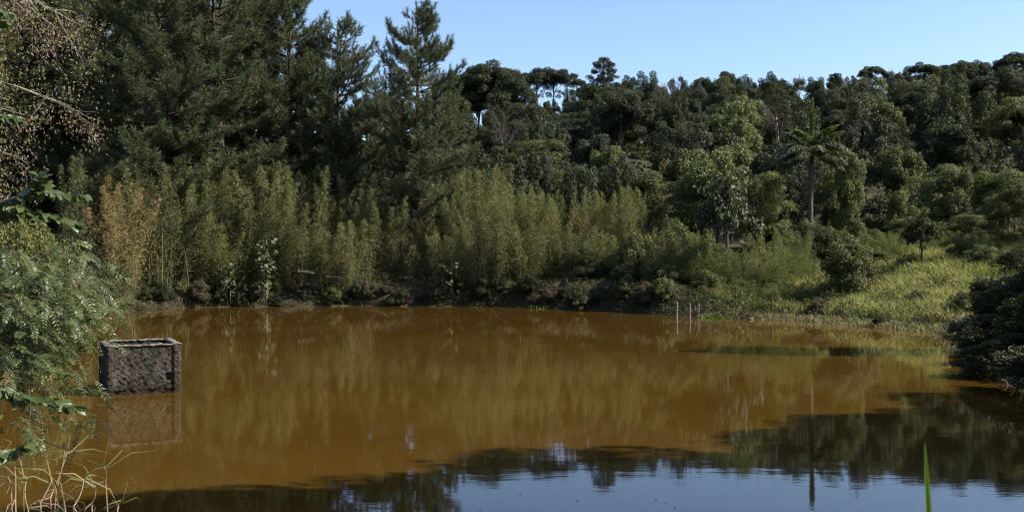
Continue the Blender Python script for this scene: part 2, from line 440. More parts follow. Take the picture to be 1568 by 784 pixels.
def tree_variant(seed, kind, L, W, density):
    """parts of a broadleaf tree about 10 m tall (crown, trunk)"""
    r = rg(seed); blobs = []
    if kind == 'round':
        Rx, Rz, cz = r.uniform(3.6, 4.4), r.uniform(3.4, 4.2), 5.6
        lobes = [(np.array([0, 0, cz + Rz * .25]), 2.3)]
        for k in range(8):
            d = rand_dirs(r, 1)[0]; d[2] = d[2] * .7 + .1
            lobes.append((np.array([0, 0, cz]) + d * np.array([Rx, Rx, Rz]) * r.uniform(.45, .72), r.uniform(1.0, 2.0)))
        for c_, lr in lobes:
            for k in range(int(7 * lr)):
                d = rand_dirs(r, 1)[0]; d[2] = d[2] * .7 + .25
                s_ = r.uniform(.4, .95)
                blobs.append((c_ + d * lr * r.uniform(.6, 1), np.array([s_, s_, s_ * r.uniform(.6, .95)])))
    elif kind == 'lumpy':
        for j in range(6):
            a = j / 6 * 6.28 + r.normal() * .3; rr = r.uniform(.6, 2.9); hh = r.uniform(6.5, 9.8)
            for k in range(8):
                z = 1.6 + (hh - 1.6) * k / 7
                w = r.uniform(.75, 1.25) * (1.15 - .45 * k / 7)
                blobs.append((np.array([math.cos(a) * rr + r.normal() * .35, math.sin(a) * rr + r.normal() * .35, z]), np.array([w, w, w * 1.0])))
    elif kind == 'feather':
        for k in range(42):
            a = r.uniform(0, 6.28); z = r.uniform(2.4, 9.4)
            rr = (1 - ((z - 4.6) / 5.4) ** 2) ** .5 * r.uniform(.5, 1) * 3.6 if abs((z - 4.6) / 5.4) < 1 else .3
            w = r.uniform(.8, 1.4)
            blobs.append((np.array([math.cos(a) * rr, math.sin(a) * rr, z]), np.array([w, w, w * .45])))
    elif kind == 'umbrella':
        for k in range(44):
            a = r.uniform(0, 6.28); rr = 4.6 * math.sqrt(r.random())
            z = 9.0 - .09 * rr * rr + r.normal() * .35
            w = r.uniform(.8, 1.35)
            blobs.append((np.array([math.cos(a) * rr, math.sin(a) * rr, z]), np.array([w, w, w * .5])))
        for k in range(14):
            a = r.uniform(0, 6.28); rr = r.uniform(1, 3.2); w = r.uniform(.6, 1.0)
            blobs.append((np.array([math.cos(a) * rr, math.sin(a) * rr, r.uniform(4.5, 7)]), np.array([w, w, w * .6])))
    elif kind == 'sparse':
        for k in range(40):
            d = rand_dirs(r, 1)[0]; d[2] = abs(d[2]) * .9 - .15
            q = d * np.array([3.2, 3.2, 4.4]) * r.uniform(.4, 1)
            w = r.uniform(.4, .75)
            blobs.append((np.array([0, 0, 5.2]) + q, np.array([w, w, w * .8])))
    elif kind == 'bush':
        tops = [(r.normal() * 1.5, r.normal() * 1.5, r.uniform(.55, 1.0)) for _ in range(5)]
        for k in range(76):
            ox, oy, sc = tops[k % 5]
            d = rand_dirs(r, 1)[0]; d[2] = abs(d[2])
            q = d * np.array([2.7, 2.7, 7.2 * sc]) * r.uniform(.35, 1.0)
            w = r.uniform(.4, 1.05)
            blobs.append((np.array([ox, oy, 1.6]) + q, np.array([w, w, w * r.uniform(.7, 1.3)])))
    elif kind == 'upright':
        for k in range(34):
            z = r.uniform(1.5, 9.3); a = r.uniform(0, 6.28)
            rr = 2.1 * math.sqrt(max(0, 1 - ((z - 4.5) / 5.2) ** 2)) * r.uniform(.4, 1)
            w = r.uniform(.55, 1.0)
            blobs.append((np.array([math.cos(a) * rr, math.sin(a) * rr, z]), np.array([w, w, w])))
    g = Geo()
    blob_leaves(g, r, blobs, density, L, W)
    if kind in ('bush', 'upright', 'sparse'):      # loose shoots breaking the outline
        for k in range(60):
            c, w = blobs[int(r.integers(len(blobs)))]
            dv = nrm(np.array([r.normal(), r.normal(), abs(r.normal()) + .5])); n = 16
            P = c + dv * w * .8 + dv * np.linspace(0, r.uniform(.6, 1.7), n)[:, None]
            add_leaves(g, r, P, nrm(dv * .6 + r.normal(size=(n, 3))), rand_dirs(r, n), L * 1.1, W)
    tips = [b[0] for b in blobs[::3 if kind == 'sparse' else 5]]
    tg = trunk_geo(r, 6.5 if kind != 'bush' else 3, .24, tips)
    return [('crown', g.mesh(kind + '_crown', M['forest'])), ('trunk', tg.mesh(kind + '_trunk', M['bark'], True))]

FAR = {}
for k_, kind, L_, W_, dn in [('round', 'round', .22, .14, 56), ('lumpy', 'lumpy', .21, .14, 58), ('feather', 'feather', .22, .10, 80),
                             ('upright', 'upright', .21, .12, 80), ('umbrella', 'umbrella', .20, .12, 80), ('sparse', 'sparse', .20, .11, 60)]:
    FAR[k_] = [tree_variant(100 + 7 * i + len(k_), kind, L_, W_, dn) for i in range(3 if k_ in ('round', 'lumpy') else 2)]
MID = {}
for k_, L_, W_, dn in [('round', .22, .13, 66), ('lumpy', .22, .13, 62), ('feather', .22, .09, 76), ('bush', .24, .12, 66), ('upright', .24, .11, 85), ('sparse', .40, .22, 24)]:
    MID[k_] = [tree_variant(300 + 11 * i, k_, L_, W_, dn) for i in range(2)]

def pine_variant(seed, H, Rm, base, airy, nl=.30, per=26, top_r=.5, broad=1.0):
    """Parts of a long-needled pine: trunk, branches, foliage of needle tufts."""
    r = rg(seed); tg = Geo(); bgm = Geo(); ng = Geo()
    wob = r.normal(size=2) * .12
    tp = np.array([[wob[0] * math.sin(t * 5), wob[1] * math.sin(t * 4 + 1), t * H] for t in np.linspace(-.04, 1, 12)])
    add_tube(tg, tp, np.linspace(.020 * H * .9, .02, 12), 8)
    z = H * base; TP = []; TD = []
    while z < H * .985:
        f = z / H
        prof = Rm * min(1.0, ((1 - f) / (.5 * broad)) ** .58) * (.72 + .28 * math.sin(min(1, (f - base) / .2) * 1.57)) + .18
        for b in range(int(r.integers(4, 7))):
            a = r.uniform(0, 6.283); ln = prof * r.uniform(.55, 1.12)
            if r.random() < airy * .5: continue
            up = .10 + .75 * f ** 2.5 + r.normal() * .1
            dirh = np.array([math.cos(a), math.sin(a), 0])
            p0 = np.array([0, 0, z])
            p1 = p0 + dirh * ln * .55 + UP * ln * (up * .45 - .10)
            p2 = p0 + dirh * ln + UP * ln * (up + .10)
            cv = curve(p0, p1, p2, 7)
            add_tube(bgm, cv, np.linspace(.035 + .010 * ln, .010, 7), 4, cap=False)
            ntw = max(2, int(ln * (5.6 - 2.0 * airy)))
            for q in range(ntw):
                t = 1 - (q / ntw) ** 1.1 * .78
                i = t * 6; i0 = min(5, int(i)); pt = cv[i0] + (cv[i0 + 1] - cv[i0]) * (i - i0)
                tl = r.uniform(.25, .8) * (.35 + .65 * (1 - abs(t - .55))) * min(1, ln / 1.6 + .35)
                sd = np.cross(dirh, UP) * (1 if q % 2 else -1)
                td = nrm(dirh * r.uniform(.3, 1) + sd * r.uniform(.2, 1.1) + UP * r.uniform(.05, .75)) if q else nrm(cv[-1] - cv[-2] + UP * .25)
                e_ = pt + td * tl
                add_tube(bgm, np.array([pt, e_]), [.012, .007], 3, cap=False)
                TP.append(e_); TD.append(nrm(td * .7 + UP * .75))
                if tl > .45:
                    TP.append(pt + td * tl * .5); TD.append(nrm(td + UP * .4))
        z += r.uniform(.30, .5) * (1 + .5 * airy)
    for q in range(6):
        TP.append(np.array([0, 0, H - q * .16])); TD.append(nrm(UP + r.normal(size=3) * .25))
    TP = np.array(TP); TD = np.array(TD)
    n = len(TP)
    o = r.uniform(-.34, .10, (n, per, 1))
    P = TP[:, None] + TD[:, None] * o
    D = nrm(TD[:, None] * r.uniform(.45, 1.2, (n, per, 1)) + nrm(r.normal(size=(n, per, 3))) * .85 - UP * .08)
    a = np.clip(r.random((n, 1)) * .6 + r.random((n, per)) * .4, 0, .93); a[r.random(n) < .03] = 1
    add_needles(ng, r, P.reshape(-1, 3), D.reshape(-1, 3), nl * r.uniform(.7, 1.25, n * per), .034, a.ravel())
    return [('trunk', tg.mesh('pine_trunk', M['bark_pine'], True)), ('branches', bgm.mesh('pine_branches', M['bark_pine'])), ('foliage', ng.mesh('pine_foliage', M['pine']))]

PINE = {'lone': pine_variant(11, 16.2, 3.05, .08, .18, per=36),
        'dense1': pine_variant(12, 20, 4.0, .08, 0, per=32), 'dense2': pine_variant(13, 18.5, 3.6, .10, .1, per=32),
        'mid': pine_variant(14, 15.5, 2.9, .12, .2, per=32)}

def flat_pine(seed):
    """tall old pine with bare trunk and rounded flat head"""
    r = rg(seed); blobs = []
    for k in range(34):
        a = r.uniform(0, 6.28); rr = 3.0 * math.sqrt(r.random()); z = 11.2 - .14 * rr * rr + r.normal() * .5
        w = r.uniform(.6, 1.0); blobs.append((np.array([math.cos(a) * rr, math.sin(a) * rr, z]), np.array([w, w, w * .6])))
    for k in range(8):
        a = r.uniform(0, 6.28); rr = r.uniform(.8, 2.2); w = r.uniform(.4, .7)
        blobs.append((np.array([math.cos(a) * rr, math.sin(a) * rr, r.uniform(6.5, 9)]), np.array([w, w, w * .6])))
    g = Geo(); blob_leaves(g, r, blobs, 40, .34, .12, droop=0)
    return [('crown', g.mesh('old_pine_crown', M['pine_far'])), ('trunk', trunk_geo(r, 10.5, .24, [b[0] for b in blobs[::3]], .35, .6).mesh('old_pine_trunk', M['bark'], True))]
FLATP = [flat_pine(21), flat_pine(22)]

def tier_pine(seed):
    """broad tiered conifer standing above the ridge"""
    r = rg(seed); blobs = []
    for z, rad, n in [(14.6, 1.2, 7), (13.2, 2.5, 13), (11.4, 3.0, 16), (9.6, 3.9, 22), (7.8, 4.6, 26), (6.0, 4.8, 26), (4.2, 4.4, 20)]:
        for k in range(n):
            a = k / n * 6.28 + r.normal() * .2; rr = rad * r.uniform(.35, 1.0); w = r.uniform(.55, .95)
            blobs.append((np.array([math.cos(a) * rr, math.sin(a) * rr, z + .1 * rr + r.normal() * .2]), np.array([w, w, w * .45])))
    g = Geo(); blob_leaves(g, r, blobs, 34, .34, .14, droop=-.1)
    return [('crown', g.mesh('tiered_crown', M['pine_far'])), ('trunk', trunk_geo(r, 14.5, .3, [b[0] for b in blobs[::6]], .1, .3).mesh('tiered_trunk', M['bark'], True))]
TIER = tier_pine(31)

def bamboo_variant(seed, nc, hmin, hmax, spread, low=.05, leaf=.15, dens=160):
    r = rg(seed); cg = Geo(); lg = Geo()
    for c in range(nc):
        a = r.uniform(0, 6.28); rr = spread * math.sqrt(r.random())
        b = np.array([math.cos(a) * rr, math.sin(a) * rr, -.2]); H = r.uniform(hmin, hmax)
        ln = np.array([math.cos(a), math.sin(a), 0]) * r.uniform(.0, .16) * H + r.normal(size=3) * np.array([.3, .3, 0])
        cv = curve(b, b + UP * H * .55 + ln * .25, b + UP * H + ln, 9)
        add_tube(cg, cv, np.linspace(.022, .005, 9), 4, cap=False)
        n = int(dens * H)
        t = low + (1 - low) * r.random(n) ** .8
        i = np.clip(t * 8, 0, 7.999); i0 = i.astype(int); pt = cv[i0] + (cv[i0 + 1] - cv[i0]) * (i - i0)[:, None]
        w = r.uniform(.30, .62) * np.sin(np.pi * np.clip((t - low) / (1 - low), 0, 1) ** .62 * .95 + .10)
        az = (np.floor(t * 30) * 2.4 + r.normal(size=n) * .6)
        d = np.stack([np.cos(az), np.sin(az), np.zeros(n)], 1)
        k = np.abs(r.normal(size=(n, 1))) * .45 + .55 * r.random((n, 1))
        P = pt + d * (w[:, None] * k) + UP * (w[:, None] * k * r.uniform(.2, 1.6, (n, 1))) + r.normal(size=(n, 3)) * .05
        D = nrm(d * .8 + UP * r.uniform(-.8, .9, (n, 1)) + r.normal(size=(n, 3)) * .45)
        tone = r.random() * .55 + (.35 if r.random() < .12 else 0)
        add_leaves(lg, r, P, D, nrm(UP * .4 + d * .5 + np.array([.5, -.3, 0]) + r.normal(size=(n, 3)) * .7), leaf * r.uniform(.6, 1.4, n), .030, wide=.35, bend=.05,
                   a=np.clip(r.random(n) * .5 + tone, 0, 1))
    return [('culms', cg.mesh('bamboo_culms', M['culm'])), ('foliage', lg.mesh('bamboo_foliage', M['bamboo']))]
BAM = [bamboo_variant(41, 24, 3.0, 7.2, 1.7), bamboo_variant(42, 22, 2.6, 7.0, 1.6), bamboo_variant(43, 26, 3.4, 7.1, 1.9), bamboo_variant(44, 20, 2.4, 6.9, 1.5), bamboo_variant(45, 24, 3.0, 6.8, 1.8)]
BAML = [bamboo_variant(46, 22, 1.2, 4.2, 1.5, .02), bamboo_variant(47, 20, 1.0, 4.1, 1.4, .02)]

# ------------------------------------------------------------------ things and their labels
REG = []     # (object, kind key, look phrase, where bands)  labelled together at the end
def px_of(x, y):
    return 784 + x / y * F
def reg(o, key, look, cat, group, where):
    REG.append((o, key, look, cat, group, where, px_of(o.location.x, max(o.location.y, 1))))
    return o

def top_scale(parts_h, x, y, ytop):
    """scale that brings a thing of height parts_h standing at (x, y) up to image row ytop"""
    return (CAM_H + (395 - ytop) / F * y - gz(x, y)) / parts_h

# --- pines on the left
pines = [  # px, distance, top row, variant, label
    (640, 58, 16, 'lone', 16.2, 'tall airy lone pine with visible trunk, standing apart against the sky'),
    (519, 61, 34, 'mid', 15.5, 'rounded pine just left of the tall lone pine, a gap of sky between'),
    (440, 60, -14, 'mid', 15.5, 'dark pine two places left of the tall lone pine, top near frame edge'),
    (398, 64, -40, 'dense1', 20, 'pine with reddish trunk in the middle of the pine stand'),
    (335, 57, -70, 'dense2', 18.5, 'large bushy pine above the middle of the bamboo, crown cut by frame'),
    (245, 54, -95, 'dense1', 20, 'widest pale green pine behind the tan bamboo clump'),
    (160, 60, -90, 'dense2', 18.5, 'shaded dark pine beside the dry vine-hung tree'),
    (90, 66, -80, 'dense1', 20, 'pine mostly hidden behind the dry vine-hung tree at far left'),
    (22, 60, -80, 'dense2', 18.5, 'pine at the far left edge behind the dry vine-hung tree'),
    (-40, 66, -80, 'dense1', 20, 'pine just beyond the left frame edge'),
    (58, 74, -70, 'dense1', 20, 'pine in the back row at far left behind the vines'),
    (604, 76, 150, 'dense2', 18.5, 'pine in the back row just left of the lone pine trunk'),
    (285, 70, -60, 'dense1', 20, 'pine in the back row between the widest pine and large bushy pine'),
    (372, 74, -45, 'dense2', 18.5, 'pine in the back row left of the reddish-trunked pine'),
    (475, 72, 66, 'mid', 15.5, 'thin pine in the back row behind the dark pine'),
    (574, 70, 128, 'mid', 15.5, 'short pine filling the gap left of the tall lone pine'),
    (200, 76, -60, 'dense1', 20, 'pine in the back row left of the widest pine'),
    (560, 64, 150, 'mid', 15.5, 'low young pine at the left foot of the tall lone pine'),
    (686, 66, 165, 'mid', 15.5, 'low young pine at the right foot of the tall lone pine'),
]
for i, (px, d, ty, v, h, lab) in enumerate(pines):
    x = X_of(px, d); s = top_scale(h, x, d, ty)
    o = plant('pine_tree', PINE[v], (x, d, gz(x, d)), rz=i * 2.1, s=s)
    if v != 'lone': o.scale = (s * 1.05, s * 1.05, s)
    tag(o, lab, 'pine tree', 'pines on the left')

# --- trees along the crest of the hill (skyline read off the photograph)
r = rg(5)
def hill_where(px, d):
    return ('crest' if d > 160 else 'upper' if d > 128 else 'middle' if d > 98 else 'lower')
crest = [(702, 103, 'round'), (728, 108, 'round'), (752, 104, 'umbrella'), (780, 110, 'round'), (812, 146, 'lumpy'), (842, 150, 'round'), (872, 142, 'lumpy'), (898, 128, 'round'), (968, 112, 'round'), (993, 118, 'lumpy'), (1016, 128, 'sparse'),
         (1046, 122, 'lumpy'), (1078, 114, 'round'), (1112, 109, 'round'), (1145, 112, 'round'), (1172, 118, 'lumpy'), (1196, 120, 'round'), (1222, 112, 'sparse'),
         (1246, 121, 'round'), (1276, 111, 'round'), (1306, 118, 'lumpy'), (1333, 104, 'umbrella'), (1360, 106, 'sparse'), (1384, 106, 'round'),
         (1412, 100, 'umbrella'), (1440, 98, 'round'), (1468, 97, 'umbrella'), (1498, 89, 'round'), (1526, 96, 'round'), (1556, 85, 'umbrella'), (1590, 84, 'round'), (1640, 84, 'round')]
LOOK = {'forest': 'dark green', 'forest_grey': 'grey-green', 'forest_lit': 'fresh green', 'forest_olive': 'olive', 'twiggy': 'pale twiggy'}
SHAPE = {'round': 'rounded tree', 'lumpy': 'vine-draped lumpy tree', 'feather': 'feathery tree', 'umbrella': 'flat-topped tree', 'sparse': 'sparse tree', 'bush': 'broad bush', 'upright': 'slender tree'}
def forest_tree(px, d, kind, mat, s, i, lib=FAR, hs=10.0, x=None):
    x = X_of(px, d) if x is None else x
    v = lib[kind][i % len(lib[kind])]
    o = plant('forest_tree', v, (x, d, gz(x, d) - .2), rz=i * 1.37, s=s, mats={'crown': M[mat]})
    o.rotation_euler = (.10 * math.sin(i * 1.7), .10 * math.sin(i * 2.9 + 1), i * 1.37)
    return reg(o, kind + mat, LOOK[mat] + ' ' + SHAPE[kind], 'tree', 'trees on the wooded hill', hill_where(px, d))
for i, (px, ty, kind) in enumerate(crest):
    d = r.uniform(166, 176); x = X_of(px, d)
    s = top_scale(9.2, x, d, ty)
    sc_ = (s * min(1.0, .9), s * .9, s)
    forest_tree(px, d, kind, 'twiggy' if kind == 'sparse' else ['forest', 'forest_grey', 'forest'][i % 3], sc_, i)
for i, (px, ty) in enumerate([(806, 118), (822, 112), (846, 110), (868, 112), (884, 124)]):
    d = 170 + i; x = X_of(px, d); s = top_scale(11.6, x, d, ty)
    o = plant('old_pine_tree', FLATP[i % 2], (x, d, gz(x, d)), rz=i * 1.9, s=(s * 1.0, s * 1.0, s))
    tag(o, ['leftmost', 'second from left', 'third from left', 'fourth from left', 'rightmost'][i] + ' of the flat-headed old pines on the ridge with sky between trunks', 'pine tree', 'old pines on the ridge')
d = 160; x = X_of(924, d); s = top_scale(15.3, x, d, 88)
tag(plant('tiered_conifer', TIER, (x, d, gz(x, d)), s=s), 'broad dark tiered conifer rising highest on the ridge right of the old pines', 'conifer')

# --- trees covering the slope, jittered rows
i = 0
d = 150.0
while d > 66:
    step = 5.2 + d * .012
    lo, hi = (670 if d > 90 else 700), 1640
    px = lo + r.uniform(0, 40)
    while px < hi:
        dd = d + r.uniform(-3, 3); x = X_of(px, dd)
        k = r.random()
        kind = 'round' if k < .28 else 'lumpy' if k < .56 else 'upright' if k < .70 else 'feather' if k < .84 else 'umbrella' if k < .87 else 'round' if k < .95 else 'sparse'
        k = r.random()
        lowmix = 1 - min(1, (d - 66) / 40)
        mat = 'forest' if k < .62 - .36 * lowmix else 'forest_grey' if k < .90 - .36 * lowmix else 'forest_olive' if k < .97 - .18 * lowmix else 'forest_lit'
        if kind == 'sparse': mat = 'twiggy' if d > 85 else 'forest_grey'
        s = r.uniform(.66, 1.14) * (.72 + .28 * (d - 66) / 84)
        lim = np.interp(px, [c_[0] for c_ in crest], [c_[1] for c_ in crest]) + r.uniform(-2, 18)
        s = min(s, max(.55, top_scale(10.3, x, dd, lim)))
        forest_tree(px, dd, kind, mat, (s * r.uniform(.7, 1.12), s * r.uniform(.7, 1.12), s), i)
        i += 1
        px += step * r.uniform(.8, 1.25) / dd * F * .92
    d -= step * 1.12
gu = Geo(); nu = 34000
yu = 64 + 112 * r.random(nu) ** .8; xu = yu * r.uniform(-.56, .58, nu); zu = ground_z(xu, yu) + r.random(nu) ** 1.6 * 1.6
add_leaves(gu, r, np.stack([xu, yu, zu], 1), nrm(r.normal(size=(nu, 3)) + UP * .3), nrm(UP + r.normal(size=(nu, 3)) * .6), r.uniform(.4, .8, nu), .34)
ug = struct(link('undergrowth', gu.mesh('undergrowth', M['forest'])), 'stuff'); ug['label'] = 'dark undergrowth between the trees of the wooded hill'; ug['category'] = 'undergrowth'
# forest seen between the pine trunks
for j, (px, d) in enumerate([(60, 84), (140, 88), (225, 86), (310, 90), (395, 88), (470, 86), (545, 84), (610, 88), (655, 80), (30, 74), (120, 72), (330, 76), (440, 78), (520, 76), (600, 74), (690, 76)]):
    forest_tree(px, d, ['round', 'lumpy'][j % 2], ['forest', 'forest_grey'][j % 2], .75, j)

# --- nearer trees and shrubs between the water and the hill
def mid_plant(name, px, d, kind, mat, ty, i, label, cat, sx=None, tz=9.6, where=None):
    x = X_of(px, d); s = top_scale(tz, x, d, ty)
    sx = s if sx is None else sx / 4.2
    s = max(s, sx * .62)
    o = plant(name, MID[kind][i % 2], (x, d, gz(x, d) - .1), rz=i * 2.3, s=(sx, sx, s), mats={'crown': M[mat]})
    if where: return reg(o, name + mat + kind, label, cat, where[0], where[1])
    return tag(o, label, cat)
M['forest_mid'] = M['forest_lit']
mids = [  # px, d, kind, mat, top row, width radius m
    (1100, 56, 'round', 'forest_lit', 218, 3.0), (1060, 60, 'upright', 'forest_lit', 240, 1.9), (1010, 62, 'feather', 'forest_olive', 262, 2.4), (950, 63, 'lumpy', 'forest_grey', 250, 2.2),
    (890, 62, 'lumpy', 'forest', 250, 2.2), (840, 64, 'upright', 'forest_grey', 228, 1.8), (790, 63, 'lumpy', 'forest_grey', 232, 2.2), (760, 60, 'upright', 'forest_olive', 255, 1.6),
    (1160, 58, 'feather', 'forest_lit', 262, 2.0), (1200, 60, 'lumpy', 'forest_grey', 268, 2.2), (1300, 59, 'upright', 'forest_lit', 232, 1.7), (1285, 63, 'lumpy', 'forest_olive', 250, 2.0),
    (1340, 62, 'bush', 'forest', 268, 2.2), (1385, 60, 'upright', 'forest_lit', 285, 1.7), (1430, 62, 'feather', 'forest_lit', 248, 2.1), (1470, 60, 'upright', 'forest_olive', 250, 1.7),
    (1510, 62, 'lumpy', 'forest_lit', 262, 2.2), (1555, 60, 'feather', 'forest_lit', 255, 2.0), (1600, 62, 'round', 'forest_lit', 250, 2.2), (1545, 50, 'feather', 'forest_olive', 292, 1.6),
    (1590, 46, 'round', 'forest_olive', 270, 1.8)]
for i, (px, d, kind, mat, ty, rad) in enumerate(mids):
    mid_plant('broadleaf_tree', px, d, kind, mat, ty, i, LOOK[mat] + ' ' + SHAPE[kind], 'tree', rad, where=('trees at the foot of the hill', 'foot'))
shr = [  # px, d, mat, top row, radius, kind
    (1040, 52, 'shrub', 300, 1.6, 'bush'), (985, 51, 'shrub', 318, 1.5, 'bush'), (1085, 50, 'shrub', 330, 1.4, 'bush'), (1150, 49, 'shrub', 340, 1.5, 'bush'), (1200, 51, 'shrub', 335, 1.5, 'bush'),
    (1250, 52, 'shrub_dark', 328, 1.4, 'bush'), (1232, 53.5, 'shrub', 316, 1.2, 'bush'), (1268, 53, 'shrub', 322, 1.2, 'bush'), (1345, 53, 'shrub', 335, 1.4, 'bush'), (1395, 53, 'shrub', 330, 1.3, 'feather'), (1440, 54, 'shrub', 322, 1.5, 'bush'), (1490, 53, 'shrub', 325, 1.4, 'feather'),
    (1535, 52, 'shrub', 330, 1.4, 'bush'), (1575, 50, 'shrub', 335, 1.5, 'bush'), (1080, 46.5, 'shrub', 400, 1.2, 'bush'), (1030, 48, 'shrub', 395, 1.2, 'bush'), (1130, 46, 'shrub', 402, 1.1, 'bush'),
    (1180, 45.5, 'shrub', 405, 1.0, 'bush'), (960, 49.5, 'shrub_dark', 400, 1.2, 'bush'), (905, 52, 'shrub_dark', 385, 1.2, 'bush'), (860, 53, 'shrub', 395, 1.1, 'bush'),
    (1400, 47, 'shrub', 372, .9, 'bush'), (1470, 47, 'shrub', 378, 1.1, 'bush'), (1520, 44, 'shrub', 372, 1.1, 'bush'), (1345, 49, 'shrub', 365, 1.0, 'bush'), (1560, 41, 'shrub_dark', 372, 1.3, 'bush')]
for i, (px, d, mat, ty, rad, kind) in enumerate(shr):
    mid_plant('leafy_shrub', px, d, kind, mat, ty, i, {'shrub': 'green', 'shrub_dark': 'dark'}[mat] + ' ' + {'bush': 'bushy', 'feather': 'feathery'}[kind] + ' shrub', 'shrub', rad,
              where=('shrubs behind the far bank', 'shrubs'), tz=9.4)
# singled-out plants
mid_plant('round_bush', 1298, 44, 'bush', 'forest_olive', 318, 0, 'large round shaded bush at the edge of the grassy slope, below the palm', 'bush', 1.75, tz=9.4)
mid_plant('small_tree', 1412, 46, 'sparse', 'shrub_dark', 312, 1, 'small open dark tree with thin trunk at top of grassy slope', 'tree', 1.1)
mid_plant('brown_shrub', 1415, 39, 'bush', 'brown_weed', 438, 1, 'brownish weedy shrub on the grassy slope near the right-hand dark bushes', 'shrub', .75, tz=9.4)
mid_plant('brown_shrub', 1255, 41.8, 'bush', 'brown_weed', 452, 0, 'low brown dry shrub at the water edge left of the grassy slope', 'shrub', .7, tz=9.4)
mid_plant('brown_shrub', 1340, 45, 'bush', 'brown_weed', 402, 1, 'low rusty shrub at the right foot of the large round bush', 'shrub', .6, tz=9.4)
mid_plant('dark_tussock', 1345, 37, 'bush', 'shrub_dark', 470, 0, 'small dark round tussock on the dry shore grass', 'tussock', .35, tz=9.4)
mid_plant('pale_trunk_tree', 1112, 48, 'sparse', 'big_leaf', 236, 0, 'open tree with pale trunk and large grey-green leaves behind the stakes', 'tree', 2.0)
mid_plant('olive_shrub', 1488, 36, 'bush', 'shrub', 425, 1, 'olive shrub on the bank just left of the dark right-hand bushes', 'shrub', .8, tz=9.4)

# --- bamboo belt on the far shore
bam = []
for px, d, ty in [(125, 50.5, 262), (160, 52, 245), (210, 51.5, 240), (262, 52.5, 250), (305, 54, 262), (345, 55, 258), (385, 55, 250), (430, 55.5, 255), (470, 55, 262), (510, 56, 285),
                  (548, 56, 275), (590, 56, 305), (625, 56, 312), (665, 56.5, 318), (705, 56, 300), (745, 55.5, 268), (785, 55, 285), (820, 55.5, 290), (870, 56, 300), (915, 55.5, 300), (955, 55, 295),
                  (990, 54, 305), (180, 54, 238), (285, 56.5, 258), (365, 57, 252), (410, 57.5, 248), (450, 57.5, 258), (730, 58, 262), (770, 57.5, 275), (850, 58, 296), (930, 57.5, 298)]:
    bam.append((px, d, ty, 0))
for i, (px, d, ty, _) in enumerate(bam):
    x = X_of(px, d); s = top_scale(6.5, x, d, ty)
    mat = 'bamboo' if (i * 7) % 3 else 'bamboo_dark'
    if px > 720: mat = 'bamboo'
    o = plant('bamboo_clump', BAM[i % 5], (x, d, gz(x, d)), rz=i * 1.7, s=(min(s, 1.05), min(s, 1.05), s), mats={'foliage': M[mat]})
    reg(o, 'bamboo', 'tall feathery bamboo clump', 'bamboo', 'bamboo clumps on the far bank', 'belt')
x, d = X_of(192, 50.2), 50.2
tag(plant('bamboo_clump', BAM[2], (x, d, gz(x, d)), s=(1.0, 1.0, top_scale(6.6, x, d, 278)), mats={'foliage': M['bamboo_dry']}), 'tan-yellow dry bamboo clump standing above the concrete tank', 'bamboo', 'bamboo clumps on the far bank')
low = [(150, 50, 330), (320, 53, 352), (345, 53.5, 345), (455, 54.2, 330), (500, 54.5, 340), (535, 54.5, 335), (655, 55, 350), (690, 54.5, 342), (720, 54, 335), (750, 53.8, 320), (790, 53.6, 330), (815, 53.5, 335),
       (880, 53.5, 345), (925, 53, 340), (965, 52, 345), (1000, 51, 348), (425, 54.3, 325), (1045, 50, 352)]
for i, (px, d, ty) in enumerate(low):
    x = X_of(px, d); s = top_scale(4.1, x, d, ty)
    o = plant('bamboo_clump', BAML[i % 2], (x, d, gz(x, d)), rz=i * 1.3, s=(.85, .85, s), mats={'foliage': M['bamboo' if i % 3 else 'bamboo_dark']})
    reg(o, 'low bamboo', 'short front-row bamboo clump', 'bamboo', 'bamboo clumps on the far bank', 'belt')

cane = [(1010, 49.5, 372), (1050, 48.6, 380), (1085, 47.5, 372), (1120, 47.2, 368), (1150, 46.5, 375), (1178, 46, 380), (1205, 47, 372), (1232, 47.5, 380), (1165, 49.5, 350), (1215, 50, 345),
        (985, 51.5, 365), (950, 52.5, 358), (1060, 52, 345), (1375, 50, 355), (1350, 51.5, 350), (1425, 50.5, 352), (1460, 51, 350), (1500, 49.5, 352), (1140, 44.6, 425), (1195, 43.8, 430), (1100, 45.4, 428), (1226, 43.4, 432), (1540, 46, 360)]
for i, (px, d, ty) in enumerate(cane):
    x = X_of(px, d); s = top_scale(4.1, x, d, ty)
    o = plant('cane_clump', BAML[i % 2], (x, d, gz(x, d)), rz=i * 1.3, s=(.62, .62, s), mats={'foliage': M['cane' if i % 4 else 'bamboo']})
    reg(o, 'cane', 'bright green cane clump', 'cane', 'cane clumps behind the right bank', 'shrubs')

# --- red-tipped shrub among the bamboo
d = 53.5; x = X_of(897, d)
rr_ = rg(61); s = top_scale(9.4, x, d, 345)
o = plant('red_tipped_shrub', MID['bush'][0], (x, d, gz(x, d)), s=(.36, .36, s), mats={'crown': M['shrub']})
g = Geo()
for k in range(15):
    c = np.array([rr_.normal() * 2.2, rr_.normal() * 1.6 - 1.2, rr_.uniform(8.0, 9.6)])
    n = 9
    add_leaves(g, rr_, c + rr_.normal(size=(n, 3)) * .35, rand_dirs(rr_, n), rand_dirs(rr_, n), .36, .15)
link('red_tips', g.mesh('red_tips', M['red']), o)['kind'] = 'stuff'
tag(o, 'shrub with red leaf tips standing among the bamboo', 'shrub')

